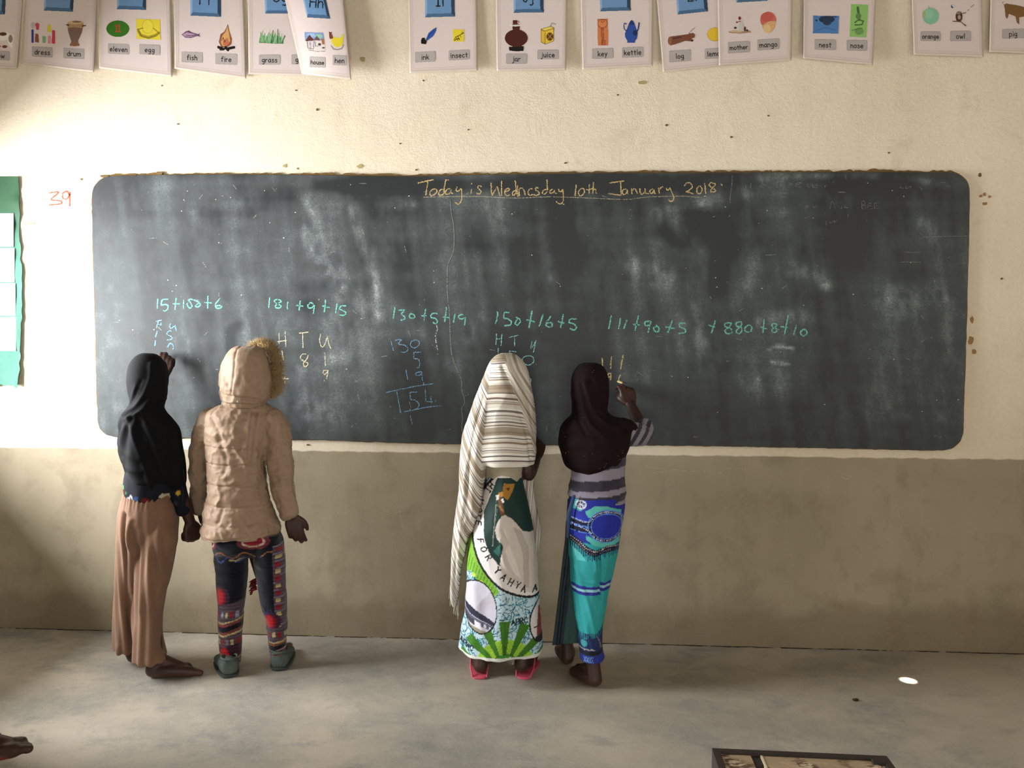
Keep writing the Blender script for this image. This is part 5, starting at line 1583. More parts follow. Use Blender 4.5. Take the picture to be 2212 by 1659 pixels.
def dispJ(v, px, py, n):
    back = np.clip(-n[:, 1] * 1.6, 0, 1)
    d = 1.5 * grooves(px, py, JSEAM) * back
    # padding swells between the stitched rows
    rows = np.array([880, 957, 994, 1039, 1082, 1121, 1155])
    k = np.clip(np.searchsorted(rows, py) - 1, 0, 5)
    u = np.clip((py - rows[k]) / (rows[k + 1] - rows[k]), 0, 1)
    d += 0.0016 * np.sin(math.pi * u) * np.clip((py - 880) / 20, 0, 1)
    d += wrinkle(v, (17, 17, 19), 0.0042, 7) + wrinkle(v, (38, 38, 44), 0.0026, 9)
    d += grooves(px, py, [([(500, 945), (515, 985), (512, 1010)], 5, -0.005), ([(530, 960), (545, 985), (550, 1000)], 4, 0.006), ([(495, 1035), (505, 1060), (495, 1080)], 4, 0.005), ([(480, 900), (500, 930), (495, 950)], 5, -0.004), ([(535, 895), (528, 930), (545, 950)], 5, 0.004),
                          ([(470, 1090), (500, 1110), (530, 1140)], 4, -0.004), ([(510, 1085), (500, 1130), (515, 1150)], 4, -0.003), ([(572, 965), (578, 1040), (590, 1090), (603, 1130)], 4, -0.006), ([(446, 960), (449, 1020), (446, 1070)], 3, -0.005)]) * back
    return d


jk = cloth('tan_polyester', '#957d67', 0.62, 0.3, 0.09, 900, 0.05, 0.15)
jacket = garment('jacket', [sections([(872, 482, 576, .075), (882, 458, 592, .088), (900, 443, 602, .102), (940, 442, 592, .112), (1000, 447, 576, .118), (1050, 448, 578, .12), (1100, 440, 591, .125), (1140, 434, 608, .13), (1156, 436, 606, .128)], YB_),
                            tube([P3(588, 905, YB_), P3(602, 955, YB_ + .005), P3(607, 1015, YB_ + .005), P3(616, 1075, YB_ + .01), P3(623, 1108, YB_ + .012)], [0.052, 0.053, 0.051, 0.043, 0.038]),
                            tube([P3(456, 905, YB_), P3(438, 955, YB_ + .01), P3(433, 1015, YB_ + .02), P3(430, 1070, YB_ + .04), P3(429, 1096, YB_ + .05)], [0.048, 0.046, 0.043, 0.038, 0.034])],
                 jk, B, 0.0037, dispJ, 4, 0.5, Y0=YB_)


def dispH(v, px, py, n):
    d = crease(px, py, [(527, 745), (531, 780), (529, 820), (524, 850)], 1.5, -0.004) + crease(px, py, [(476, 838), (500, 850), (540, 856), (570, 862)], 3, -0.009) + crease(px, py, [(480, 866), (530, 869), (574, 872)], 1.6, -0.004)
    d += crease(px, py, [(485, 845), (510, 862), (555, 866)], 3, 0.005)
    return d + wrinkle(v, (19, 19, 19), 0.0042, 11) * np.clip((py - 755) / 60, 0.4, 1) + wrinkle(v, (40, 40, 40), 0.0014, 12)


hood = garment('hood', [sections([(748, 512, 556, .045), (754, 500, 568, .075), (768, 486, 578, .105), (795, 476, 588, .122, .005), (830, 472, 592, .126, .008), (852, 475, 588, .12, .005), (866, 478, 580, .108), (879, 480, 574, .095)], YB_)],
               jk, jacket, 0.0044, dispH, 4, 0.5, Y0=YB_)
bt = P3(514, 868, YB_ - 0.108)
make('snap_button', *ellipsoid(bt, (0.0045, 0.003, 0.0045), None, 14, 8), plain('snap_metal', '#8a8478', 0.3, 0.8), hood)
# fur ring round the front of the hood, turned to the right
HCn = P3(532, 808, YB_)
dirF = np.array([math.sin(0.62), math.cos(0.62), 0]); per_ = np.array([math.cos(0.62), -math.sin(0.62), 0])
V, Fc = [], []
nfu = 5200
r_ = np.random.RandomState(3)
for i in range(nfu):
    a = r_.uniform(-0.75, math.pi + 0.75)
    rad = np.array([0.083, 0.112])
    c = HCn + dirF * (0.075 + r_.normal(0, 0.013)) + per_ * rad[0] * math.cos(a) + np.array([0, 0, 1]) * (rad[1] * math.sin(a) - 0.002)
    out = unit(per_ * math.cos(a) + np.array([0, 0, 1]) * math.sin(a) * 0.9 + dirF * r_.normal(0.05, 0.45) + r_.normal(0, 0.3, 3))
    L = r_.uniform(0.018, 0.036); bend = r_.normal(0, 0.35, 3) * 0.008
    s = unit(np.cross(out, r_.normal(0, 1, 3))) * 0.0011
    s2 = unit(np.cross(out, s)) * 0.0011
    m_ = c + out * L * 0.55 + bend * 0.6; e_ = c + out * L + bend * 1.6
    n0 = len(V)
    V += [c + s, c - s * .5 + s2 * .87, c - s * .5 - s2 * .87, m_ + s * .7, m_ - s * .35 + s2 * .6, m_ - s * .35 - s2 * .6, e_]
    Fc += [(n0, n0 + 1, n0 + 4, n0 + 3), (n0 + 1, n0 + 2, n0 + 5, n0 + 4), (n0 + 2, n0, n0 + 3, n0 + 5), (n0 + 3, n0 + 4, n0 + 6), (n0 + 4, n0 + 5, n0 + 6), (n0 + 5, n0 + 3, n0 + 6)]
tag(make('fur_trim', np.array(V), Fc, plain('tan_fur', '#ab9168', 0.7, 0.2, 0.35, 60), hood), kind='stuff')
ringp = [HCn + dirF * 0.07 + per_ * 0.082 * math.cos(a) + np.array([0, 0, 1]) * (0.11 * math.sin(a) - 0.002) for a in np.linspace(-0.8, math.pi + 0.8, 24)]
make('fur_backing', *tube(ringp, [0.012] * 24, 10, 2), plain('fur_hide', '#6e5636', 0.9, 0.1), hood)

# leggings print, drawn in print coordinates
s_ = 3.771
X_ = lambda x: 220 + x / s_
Yv = lambda y: 1060 + y / s_
cv = Canvas(430, 1130, 650, 1450, 0.8, '#15151f')
def crp(col, pts): cv.poly(col, [(X_(x), Yv(y)) for x, y in pts])
def cre(col, x, y, rx, ry): cv.ell(col, X_(x), Yv(y), rx / s_, ry / s_)
def crl(col, w, pts): cv.line(col, w / s_, [(X_(x), Yv(y)) for x, y in pts])
MAUVE, RED, CREAM = '#54454f', '#8c1c28', '#b7a778'
for (x, y, rx) in ((945, 385, 75), (1310, 370, 120)):
    cre('#6e3038', x, y, rx, 62); cre('#c0a890', x, y, rx * .72, 44); cre('#8c2434', x, y - 4, rx * .58, 34)
for k in range(60):
    cre('#a06a40', 900 + k * 10, 480 + 26 * math.sin(k * 0.33), 6, 6); cre('#3a4478', 900 + k * 10, 520 + 22 * math.sin(k * 0.5 + 1), 8, 7)
crl('#a8956a', 14, [(1110, 520), (1150, 530), (1190, 518)])
crp(MAUVE, [(885, 380), (930, 480), (955, 640), (965, 780), (965, 1340), (900, 1340), (870, 400)])
crp(MAUVE, [(1445, 420), (1560, 420), (1560, 1340), (1455, 1340), (1450, 900)])
for k in range(16):
    y = 430 + k * 58
    for x in (925 + min(k, 6) * 4, 1478):
        crp(CREAM if k % 2 else RED, [(x - 14, y), (x + 14, y), (x + 14, y + 32), (x - 14, y + 32)])
        crl('#7a7f98', 5, [(x - 30, y - 10), (x + 36, y - 10)]); crl('#7c3a44', 4, [(x - 30, y + 42), (x + 36, y + 42)])
for (x, y, r) in ((1010, 825, 62), (1405, 1030, 56), (1045, 1285, 52)):
    cre('#3c2238', x, y, r * 1.5, r * 1.5); cre('#7a1828', x, y, r * 1.05, r * 1.15); cre('#b81c24', x, y, r * .72, r * .9)
# knit bands, left leg then right leg
for (xa, xb, y0, up) in ((900, 1180, 900, 30), (1320, 1540, 1090, 22)):
    def bandp(y, h, col): crp(col, [(xa, y), ((xa + xb) / 2, y + 6), (xb, y - up), (xb, y - up + h), ((xa + xb) / 2, y + h + 6), (xa, y + h)])
    if xa == 900:
        bandp(885, 340, MAUVE)
        for x in range(xa + 20, xb, 36):
            k = (x // 36) % 3
            crp((RED, '#8f93a8', CREAM)[k], [(x, 945), (x + 22, 943), (x + 22, 990), (x, 992)]); crp((CREAM, RED, '#7a6a7c')[k], [(x, 1165), (x + 22, 1163), (x + 22, 1205), (x, 1207)])
        for y, h, c in ((1015, 12, CREAM), (1030, 20, '#7c3a36'), (1052, 40, '#14141c'), (1094, 18, '#7c3a36'), (1114, 14, CREAM), (1222, 110, '#42222c')): bandp(y + 12, h, c)
        cre('#b81c24', 1045, 1285, 40, 50)
        for k in range(6): bandp(1325 + k * 14, 8, ('#8a4a44', '#a8a09a')[k % 2])
        bandp(1400, 40, '#7f8f96')
    else:
        bandp(1085, 120, MAUVE)
        for x in range(xa + 20, xb, 40): crp((RED, CREAM)[(x // 40) % 2], [(x, 1125), (x + 24, 1122), (x + 24, 1165), (x, 1168)])
        for y, h, c in ((1195, 12, CREAM), (1210, 18, '#8a4a36'), (1230, 34, '#14141c')): bandp(y + 8, h, c)
        for k in range(6): bandp(1275 + k * 14, 9, ('#8f969c', '#8a4a44')[k % 2])
        bandp(1345, 40, '#7f8f96')
        crp('#15151f', [(1235, 500), (1445, 500), (1450, 900), (1400, 930), (1320, 930), (1250, 700)])
        for k in range(26): cre('#30386c', 1330 + k * 5, 945 - 20 * math.sin(k * .5), 5, 4)
LEGC = cv


def colLeg(v, px, py, n):
    c = LEGC.at(px, py)[:, :3].copy()
    kn = 0.82 + 0.25 * np.sin(v[:, 2] * 1400)[:, None]
    return c * kn


garment('leggings', [sections([(1110, 475, 575, .09), (1140, 464, 596, .105), (1160, 458, 611, .11), (1180, 458, 615, .10), (1195, 464, 612, .075)], YB_),
                     sections([(1150, 462, 540, .095), (1200, 461, 538, .088), (1250, 466, 535, .08, .0), (1300, 469, 530, .07, -.005), (1350, 470, 525, .062, -.01), (1400, 474, 522, .05, -.015), (1432, 481, 521, .042, -.015)], YB_),
                     sections([(1150, 534, 606, .095), (1200, 545, 617, .088), (1250, 553, 618, .08, 0), (1300, 563, 620, .07, .0), (1350, 574, 621, .06, .01), (1395, 580, 618, .05, .018), (1418, 585, 618, .04, .02)], YB_)],
        printed('patterned_knit', 0.95, 0.1, 0.35, 900, 0.2), B, 0.0034, lambda v, px, py, n: wrinkle(v, (13, 13, 20), 0.0028, 14), 4, 0.5, colLeg, Y0=YB_)
# loose torn threads inside the right knee
tt_ = []
r_ = random.Random(9)
for i in range(16):
    p0 = P3(553 + r_.uniform(-1, 2), 1250 + i * 1.6, YB_ - 0.03 + r_.uniform(-.01, .01))
    tt_.append([p0, p0 + (-0.010 - r_.random() * .008, 0, -0.004), p0 + (-0.016 - r_.random() * .012, 0, -0.014 - r_.random() * 0.01)])
make('torn_threads', *threads(tt_, 0.0022), plain('torn_wool', '#5c1c24', 0.95, 0.1), B)


def shoe(root, heel, dirv, mat, L=0.2, W=0.042):
    d = unit([dirv[0], dirv[1], 0]); w = np.array([d[1], -d[0], 0.0]); h = np.asarray(heel) * (1, 1, 0)
    z = np.array([0, 0, 1.0])
    th = np.linspace(0, 2 * math.pi, 28, endpoint=False)
    def rg(u, hw, zl, zh):
        return h + d * (u * L) + w * (hw * np.cos(th))[:, None] + z * ((zl + zh) / 2 + (zh - zl) / 2 * np.sign(np.sin(th)) * np.abs(np.sin(th)) ** 0.75)[:, None]
    up = loft([rg(-.02, .012, .02, .045), rg(0.0, .026, .01, .066), rg(.06, .033, .006, .074), rg(.2, .036, .005, .072), rg(.4, .038, .005, .062), rg(.6, W, .005, .052), rg(.8, W * .96, .005, .042), rg(.93, W * .75, .006, .034), rg(1.0, W * .4, .009, .024)])
    v, f = fuse([up], 0.0036, 5, 0.5)
    n = normals(v, f)
    v = v + n * (0.0018 * fbm(v * 40, 6, 2))[:, None]
    v[:, 2] = np.maximum(v[:, 2], 0.004)
    sh = make('shoe', v, f, mat, root)
    so = loft([rg(-.025, .014, 0.001, .012), rg(.0, .030, 0.001, .012), rg(.2, .039, 0.001, .012), rg(.6, W + .003, 0.001, .012), rg(.85, W, 0.001, .012), rg(1.02, W * .42, 0.001, .012)])
    make('sole', *so, plain('rubber_sole', '#3d423f', 0.8, 0.2), sh)
    rim = [h + d * (0.10 * L + 0.034 * math.cos(a)) + w * 0.029 * math.sin(a) + z * 0.074 for a in np.linspace(0, 2 * math.pi, 20)]
    make('shoe_collar', *tube(rim, [0.0045] * 20, 8, 2), mat, sh)


M_SHOE = plain('grey_green_canvas', '#4f5852', 0.85, 0.2, 0.2, 50, 0.4, 300)
shoe(B, ground(497, 1464), (-0.55, 1.0), M_SHOE)
shoe(B, ground(603, 1449), (-0.2, 1.0), M_SHOE)

# ---------- person C: striped shawl, printed wrap skirt
YC = -0.39
base = ground(1082, 1462)
C = empty('person', (base[0], base[1], 0), 'person under a long cream striped shawl with a green and blue printed wrap skirt', 'person', 'children writing at the chalkboard')
anL = ground(1036, 1464); anR = ground(1127, 1464)
JC = dict(head=P3(1098, 826, YC + 0.03), neck=P3(1090, 905, YC), pelvis=P3(1085, 1110, YC), yaw=0.0, sw=0.11, fl=0.0095,
          shL=P3(1035, 930, YC), elL=P3(1020, 1010, YC + 0.06), wrL=P3(1060, 1000, YC + 0.15), handL=((0.8, 0.3, 0.3), (0, 0.3, -1), 1, 'relaxed'),
          shR=P3(1128, 930, YC), elR=P3(1140, 1024, YC + 0.0), wrR=P3(1158, 990, YC + 0.12), handR=((0.18, 0.35, 0.9), (-0.6, 0.75, 0), 1, 'fist'),
          hpL=P3(1055, 1130, YC), knL=P3(1050, 1290, YC + .02), anL=(anL[0], anL[1] + 0.035, 0.095), hpR=P3(1112, 1130, YC), knR=P3(1115, 1290, YC + .02), anR=(anR[0], anR[1] + 0.035, 0.095),
          ftL=(-0.12, 1.0), ftR=(0.16, 1.0), fs=1.0)
build_body(C, JC)

# skirt print
s_ = 3.606
X_ = lambda x: 940 + x / s_
Yv = lambda y: 1040 + y / s_
cv = Canvas(950, 1000, 1215, 1440, 0.7, '#b9d3dc')
r_ = random.Random(12)
for i in range(1500):
    x, y = r_.uniform(960, 1210), r_.uniform(1010, 1440); a = r_.uniform(0, math.pi); L = r_.uniform(8, 26)
    cv.line(r_.choice(['#1f6c8c', '#2c86a2', '#17536e', '#3f8f9c', '#1b5a5c']), r_.choice([1.1, 1.4, 1.9]), spline([(x, y), (x + L * .5 * math.cos(a) + r_.uniform(-3, 3), y + L * .5 * math.sin(a)), (x + L * math.cos(a + .5), y + L * math.sin(a + .5))], 4))
def fan(cx_, cy_, r0, r1, a0, a1, n):
    for k in range(n):
        b0, b1 = a0 + (a1 - a0) * k / n, a0 + (a1 - a0) * (k + 1) / n
        col = ('#3f7a1c', '#9ac83a')[k % 2]
        q = [(cx_ + r * math.cos(math.radians(b)) / s_, cy_ - r * math.sin(math.radians(b)) / s_) for r, b in ((r0, b0), (r1 * (1 if k % 2 == 0 else .62), b0 + (b1 - b0) * .0), (r1 * (1 if k % 2 == 0 else .62), b1), (r0, b1))]
        cv.poly(col, q)
        for j in range(5):
            bb = b0 + (b1 - b0) * (j + .5) / 5
            rr1 = r1 * (1 if k % 2 == 0 else .62) * .97
            cv.line(('#2c5c14', '#7aac2a')[k % 2], 0.8, [(cx_ + r0 * math.cos(math.radians(bb)) / s_, cy_ - r0 * math.sin(math.radians(bb)) / s_), (cx_ + rr1 * math.cos(math.radians(bb)) / s_, cy_ - rr1 * math.sin(math.radians(bb)) / s_)])
cv.poly('#7ab030', [(X_(x), Yv(y)) for x, y in ((250, 250), (300, 330), (330, 520), (420, 660), (520, 780), (470, 820), (380, 730), (290, 640), (235, 700), (240, 560))])
for k in range(14): cv.line('#3f7a1c', 1.6, [(X_(250 + k * 20), Yv(480 + k * 24)), (X_(235 + k * 18), Yv(590 + k * 20))])
for (x, y, w_, h_) in ((310, 650, 26, 30), (370, 700, 22, 26), (430, 780, 22, 24)): cv.poly('#c8dc4a', [(X_(x), Yv(y)), (X_(x + w_), Yv(y + 8)), (X_(x + w_), Yv(y + h_)), (X_(x), Yv(y + h_))])
fan(X_(560), Yv(1355), 110, 360, 8, 172, 13)
cv.ell('#3f8a24', X_(560), Yv(1355), 112 / s_, 112 / s_); cv.ell('#1c3c10', X_(560), Yv(1355), 112 / s_, 112 / s_, 0, 1.4); cv.ell('#2c6a18', X_(556), Yv(1365), 48 / s_, 48 / s_); cv.ell('#1c3c10', X_(556), Yv(1365), 48 / s_, 48 / s_, 0, 1.2)
cv.text('#dfe8d8', 'APRC', X_(552), Yv(1290), 10.5, 2.2, -3)
cv.text('#12262c', 'APRC', X_(262), Yv(1200), 11, 2.6, 8); cv.text('#12262c', 'APRC', X_(668), Yv(1008), 11, 2.6, -4)
# big medallion with white lettered ring
E0 = (X_(822), Yv(325))
cv.ell('#141414', *E0, 530 / s_, 528 / s_); cv.ell('#e2dcd9', *E0, 512 / s_, 510 / s_); cv.ell('#16332d', *E0, 425 / s_, 372 / s_)
cv.poly('#16332d', [(X_(x), Yv(y)) for x, y in ((395, 200), (400, 340), (440, 450), (525, 580), (600, 640), (820, 640), (820, -60), (500, -60))])
cv.poly('#cdc3ba', [(X_(x), Yv(y)) for x, y in ((545, 205), (600, 235), (640, 275), (690, 340), (765, 372), (830, 380), (840, 820), (720, 800), (600, 720), (535, 640), (522, 570), (548, 440), (500, 385), (482, 325), (505, 262))])
cv.poly('#ded6ce', [(X_(x), Yv(y)) for x, y in ((560, 480), (620, 640), (680, 700), (640, 560), (590, 430))])
cv.poly('#b3a89e', [(X_(x), Yv(y)) for x, y in ((620, 300), (690, 500), (700, 760), (740, 770), (735, 480), (680, 340))])
cv.line('#6a4630', 8.5, [(X_(515), Yv(85)), (X_(530), Yv(150)), (X_(540), Yv(205))]); cv.line('#a0764c', 4, [(X_(518), Yv(150)), (X_(545), Yv(185))])
cv.poly('#a9772c', [(X_(x), Yv(y)) for x, y in ((545, -20), (630, -10), (615, 40), (580, 105), (545, 75), (510, 80), (505, 50), (540, 40))]); cv.poly('#4a3010', [(X_(x), Yv(y)) for x, y in ((565, 18), (595, 12), (585, 38))])
cv.poly('#d8d2cc', [(X_(x), Yv(y)) for x, y in ((490, 70), (515, 60), (510, 100), (492, 105))]); cv.poly('#e4e0da', [(X_(x), Yv(y)) for x, y in ((530, 95), (545, 90), (552, 118), (540, 122))])
cv.line('#8f8a80', 1.8, [(X_(492), Yv(120)), (X_(478), Yv(300)), (X_(468), Yv(440))]); cv.line('#6a7a74', 1.2, [(X_(505), Yv(140)), (X_(480), Yv(290))]); cv.poly('#2f6a5c', [(X_(x), Yv(y)) for x, y in ((470, 480), (530, 420), (515, 520))])
for ch_, x, y, an in (('V', 366, 130, 100), ('O', 355, 195, 97), ('T', 348, 238, 94), ('E', 352, 290, 91), ('F', 374, 412, 78), ('O', 400, 472, 68), ('R', 438, 530, 58), ('Y', 505, 622, 46), ('A', 552, 672, 38), ('H', 604, 714, 32), ('Y', 655, 740, 26), ('A', 700, 772, 18), ('A', 782, 786, 5), ('I', 425, 35, 118), ('H', 450, 0, 122)):
    cv.text('#17171a', ch_, X_(x), Yv(y), 13.2, 2.7, an)
# two small round views
cv.ell('#141414', X_(362), Yv(900), 140 / s_, 200 / s_, -12); cv.ell('#c9c6d4', X_(362), Yv(900), 131 / s_, 190 / s_, -12)
mk = cv.c.copy()
cv.poly('#2c2c40', [(X_(x), Yv(y)) for x, y in ((240, 890), (300, 900), (490, 1010), (485, 1040), (250, 940))]); cv.poly('#58586c', [(X_(x), Yv(y)) for x, y in ((235, 940), (480, 1040), (470, 1075), (240, 990))])
cv.poly('#3a3c44', [(X_(x), Yv(y)) for x, y in ((232, 960), (330, 1000), (330, 1040), (240, 1000))]); cv.poly('#d6d4da', [(X_(x), Yv(y)) for x, y in ((330, 1000), (380, 1020), (380, 1060), (330, 1040))]); cv.poly('#8c8a74', [(X_(x), Yv(y)) for x, y in ((240, 1000), (300, 1040), (430, 1080), (380, 1092), (280, 1060))])
for x in (400, 440): cv.poly('#c8c6d0', [(X_(x), Yv(1020 + (x - 400) * .4)), (X_(x + 22), Yv(1030 + (x - 400) * .4)), (X_(x + 22), Yv(1055 + (x - 400) * .4)), (X_(x), Yv(1050 + (x - 400) * .4))])
a_ = math.radians(-12); jj, ii = np.mgrid[0:cv.h, 0:cv.w]
dx, dy = cv.x0 + ii * cv.res - X_(362), cv.y0 + jj * cv.res - Yv(900)
ins = ((dx * math.cos(a_) + dy * math.sin(a_)) / (131 / s_)) ** 2 + ((-dx * math.sin(a_) + dy * math.cos(a_)) / (190 / s_)) ** 2 < 1
cv.c[~ins] = mk[~ins]
cv.ell('#141414', X_(870), Yv(1040), 130 / s_, 180 / s_); cv.ell('#d6d0cc', X_(870), Yv(1040), 120 / s_, 168 / s_)
cv.poly('#8a4444', [(X_(x), Yv(y)) for x, y in ((795, 1180), (800, 1040), (806, 940), (814, 940), (822, 1040), (832, 1180))]); cv.line('#6a3034', 3, [(X_(778), Yv(1075)), (X_(840), Yv(1075))]); cv.poly('#2c2c30', [(X_(x), Yv(y)) for x, y in ((780, 1150), (850, 1150), (850, 1215), (815, 1205))])
SKC = cv


def colSk(v, px, py, n):
    front = n[:, 1] > 0.15
    q = px.copy(); q[front] = 2 * 1082 - q[front] + 9
    c = SKC.at(q, py)[:, :3].copy()
    hem = v[:, 2] < HEMZ + 0.011
    c[hem] = lin('#d4d6cc')
    return c


HEMZ = P3(1082, 1398, YC)[2]
garment('wrap_skirt', [sections([(1020, 1052, 1126, .10), (1035, 1048, 1128, .104), (1070, 1040, 1136, .112), (1110, 1030, 1146, .12), (1150, 1018, 1152, .125), (1200, 1011, 1158, .128), (1250, 1006, 1163, .13), (1300, 1003, 1166, .135), (1350, 997, 1170, .14), (1398, 990, 1173, .145)], YC, per=6)],
        printed('wax_print_cotton', 0.7, 0.3, 0.12, 700, 0, 0.06), C, 0.0027,
        lambda v, px, py, n: 0.004 * np.sin(v[:, 0] * 60 + 3 * fbm(v * (4, 4, 2), 3, 2)) * np.clip((py - 1050) / 200, 0.2, 1) + wrinkle(v, (14, 14, 8), 0.003, 21) + grooves(px, py, [([(1085, 1150), (1095, 1200), (1120, 1230)], 4, 0.004), ([(1090, 1130), (1110, 1190), (1118, 1240)], 3, -0.004), ([(1030, 1250), (1045, 1330), (1060, 1400)], 8, 0.004)]),
        3, 0.5, colSk, Y0=YC)
garment('blouse', [sections([(900, 1060, 1120, .07), (930, 1035, 1135, .09), (1000, 1042, 1132, .095), (1032, 1048, 1126, .098), (1044, 1050, 1124, .092)], YC), tube([P3(1122, 925, YC), P3(1136, 975, YC)], [0.046, 0.042]), tube([P3(1040, 925, YC), P3(1026, 975, YC + .03)], [0.046, 0.042])],
        cloth('cream_blouse', '#a39a84', 0.85), C, 0.005, lambda v, px, py, n: wrinkle(v, (18, 18, 16), 0.003, 23), 4, 0.5, Y0=YC)


# shawl
def dispSh(v, px, py, n):
    back = np.clip(-n[:, 1] * 1.5 + 0.3, 0, 1)
    d = grooves(px, py, [([(1088, 790), (1112, 850), (1138, 920), (1150, 985)], 4, -0.006), ([(1100, 785), (1128, 850), (1146, 930)], 4, 0.005), ([(1115, 790), (1140, 850), (1155, 930)], 3, -0.005), ([(1050, 850), (1030, 930), (1018, 1010), (1008, 1110)], 6, -0.008),
                          ([(1058, 850), (1042, 930), (1036, 1010), (1032, 1100)], 8, 0.005), ([(1075, 880), (1062, 950), (1058, 1000)], 8, -0.002), ([(1020, 920), (1003, 1010), (992, 1120), (985, 1230)], 6, -0.006), ([(1012, 1000), (1003, 1100), (995, 1200)], 5, 0.006)])
    d += 0.0025 * np.sin(px * 0.42 + 2 * fbm(v * (6, 6, 3), 2, 2)) * np.clip((py - 1000) / 100, 0, 1)
    return d * (0.4 + 0.6 * back) + wrinkle(v, (12, 12, 8), 0.0022, 25)


def shS(v, px, py):
    xb = np.interp(py, [760, 850, 950, 1010, 1320], [1066, 1058, 1048, 1046, 1046])
    dl = np.maximum(0, xb - px)
    s = py + dl * 1.55 + 0.010 * dl ** 2 - 0.02 * (px - 1090) ** 2 / 10
    # right of the diagonal fold the weave runs steeply down
    fx = np.interp(py, [762, 800, 860, 930, 1000, 1200], [1092, 1098, 1122, 1146, 1160, 1100])
    dr = np.maximum(0, px - fx)
    s = s - dr * 4.2
    right = (py > 1003) & (px > 1118)
    s = np.where(right, 760 + (px - 1118) * 3.3 + 0.25 * (py - 1000), s)
    s = s + 2.0 * fbm(v * (9, 9, 9), 31, 2)
    return {'stripe': (s - 700) / 800.0}


mS, t, b = nt('striped_weave', 0.85, 0.2)
at = N(t, 'ShaderNodeAttribute', attribute_name='stripe')
nz = N(t, 'ShaderNodeTexNoise', noise_dimensions='1D')
nz.inputs['Scale'].default_value = 85; nz.inputs['Detail'].default_value = 3; nz.inputs['Roughness'].default_value = 0.7
t.links.new(at.outputs['Fac'], nz.inputs['W'])
nw = N(t, 'ShaderNodeTexNoise', noise_dimensions='1D')
nw.inputs['Scale'].default_value = 150; nw.inputs['Detail'].default_value = 2
t.links.new(at.outputs['Fac'], nw.inputs['W'])
c = ramp(t, nz.outputs['Fac'], [(0.32, '#8a7763'), (0.40, '#ab9c88'), (0.45, '#d9d3c8'), (0.57, '#ebe7de'), (0.64, '#bdb3a4')])
c = mixc(t, ramp(t, nw.outputs['Fac'], [(0.57, 0.0), (0.61, 0.9)]), c, '#52474a')
# the broad taupe bands
bands = 0.0
def pulse(c0, w):
    return math_(t, 'LESS_THAN', math_(t, 'ABSOLUTE', math_(t, 'SUBTRACT', at.outputs['Fac'], (c0 - 700) / 800.0)), w / 800.0)
acc = None
for c0, w in ((771, 8), (838, 8), (924, 8), (1012, 9), (1100, 8), (1190, 9), (1275, 8), (690, 8), (610, 8)):
    q = pulse(c0, w)
    acc = q if acc is None else math_(t, 'MAXIMUM', acc, q)
p = N(t, 'ShaderNodeTexCoord').outputs['Object']
c = mixc(t, math_(t, 'MULTIPLY', acc, 0.85), c, mixc(t, noise(t, p, 40), '#877660', '#9d8d78'))
c = mixc(t, ramp(t, noise(t, p, 25, 4), [(0.3, 0.0), (0.75, 0.2)]), c, '#8f8678')
t.links.new(c, b.inputs['Base Color'])
bump(t, b, noise(t, p, 600, 2), 0.25, 0.001)
garment('shawl', [sections([(763, 1084, 1108, .03), (768, 1070, 1118, .055), (782, 1058, 1132, .085), (805, 1050, 1142, .105), (840, 1040, 1150, .118), (870, 1030, 1154, .122), (900, 1020, 1157, .126), (930, 1012, 1159, .13), (965, 1008, 1159, .135), (985, 1014, 1158, .138), (1000, 1032, 1154, .135)], YC),
                  sections([(790, 1054, 1085, .06), (830, 1038, 1078, .09), (870, 1022, 1070, .108), (930, 1001, 1060, .122), (1000, 992, 1054, .12), (1050, 991, 1046, .108), (1090, 986, 1040, .10), (1130, 982, 1028, .085), (1160, 979, 1014, .065), (1200, 975, 1004, .05), (1250, 972, 995, .035), (1290, 973, 990, .025), (1312, 978, 986, .012)], YC, power=2.6),
                  sections([(960, 1120, 1156, .05, .06), (1040, 1122, 1154, .04, .06), (1090, 1128, 1160, .032, .055), (1130, 1136, 1168, .028, .055), (1170, 1148, 1167, .022, .055), (1196, 1154, 1161, .012, .055)], YC, power=2.6)],
        mS, C, 0.0036, dispSh, 3, 0.5, attrs=shS, Y0=YC)
fr_ = []
r_ = random.Random(6)
for i in range(20):
    x = 972 + i * 0.95; y = 1262 + i * 1.9 + r_.uniform(-4, 4)
    p0 = P3(x, y, YC + r_.uniform(-0.02, 0.02))
    fr_.append([p0, p0 + (r_.uniform(-.004, .004), 0, -0.02), p0 + (r_.uniform(-.006, .006), 0, -0.05 - r_.random() * 0.035)])
make('shawl_fringe', *threads(fr_, 0.0017), plain('fringe_yarn', '#a59c8c', 0.9, 0.1), C)


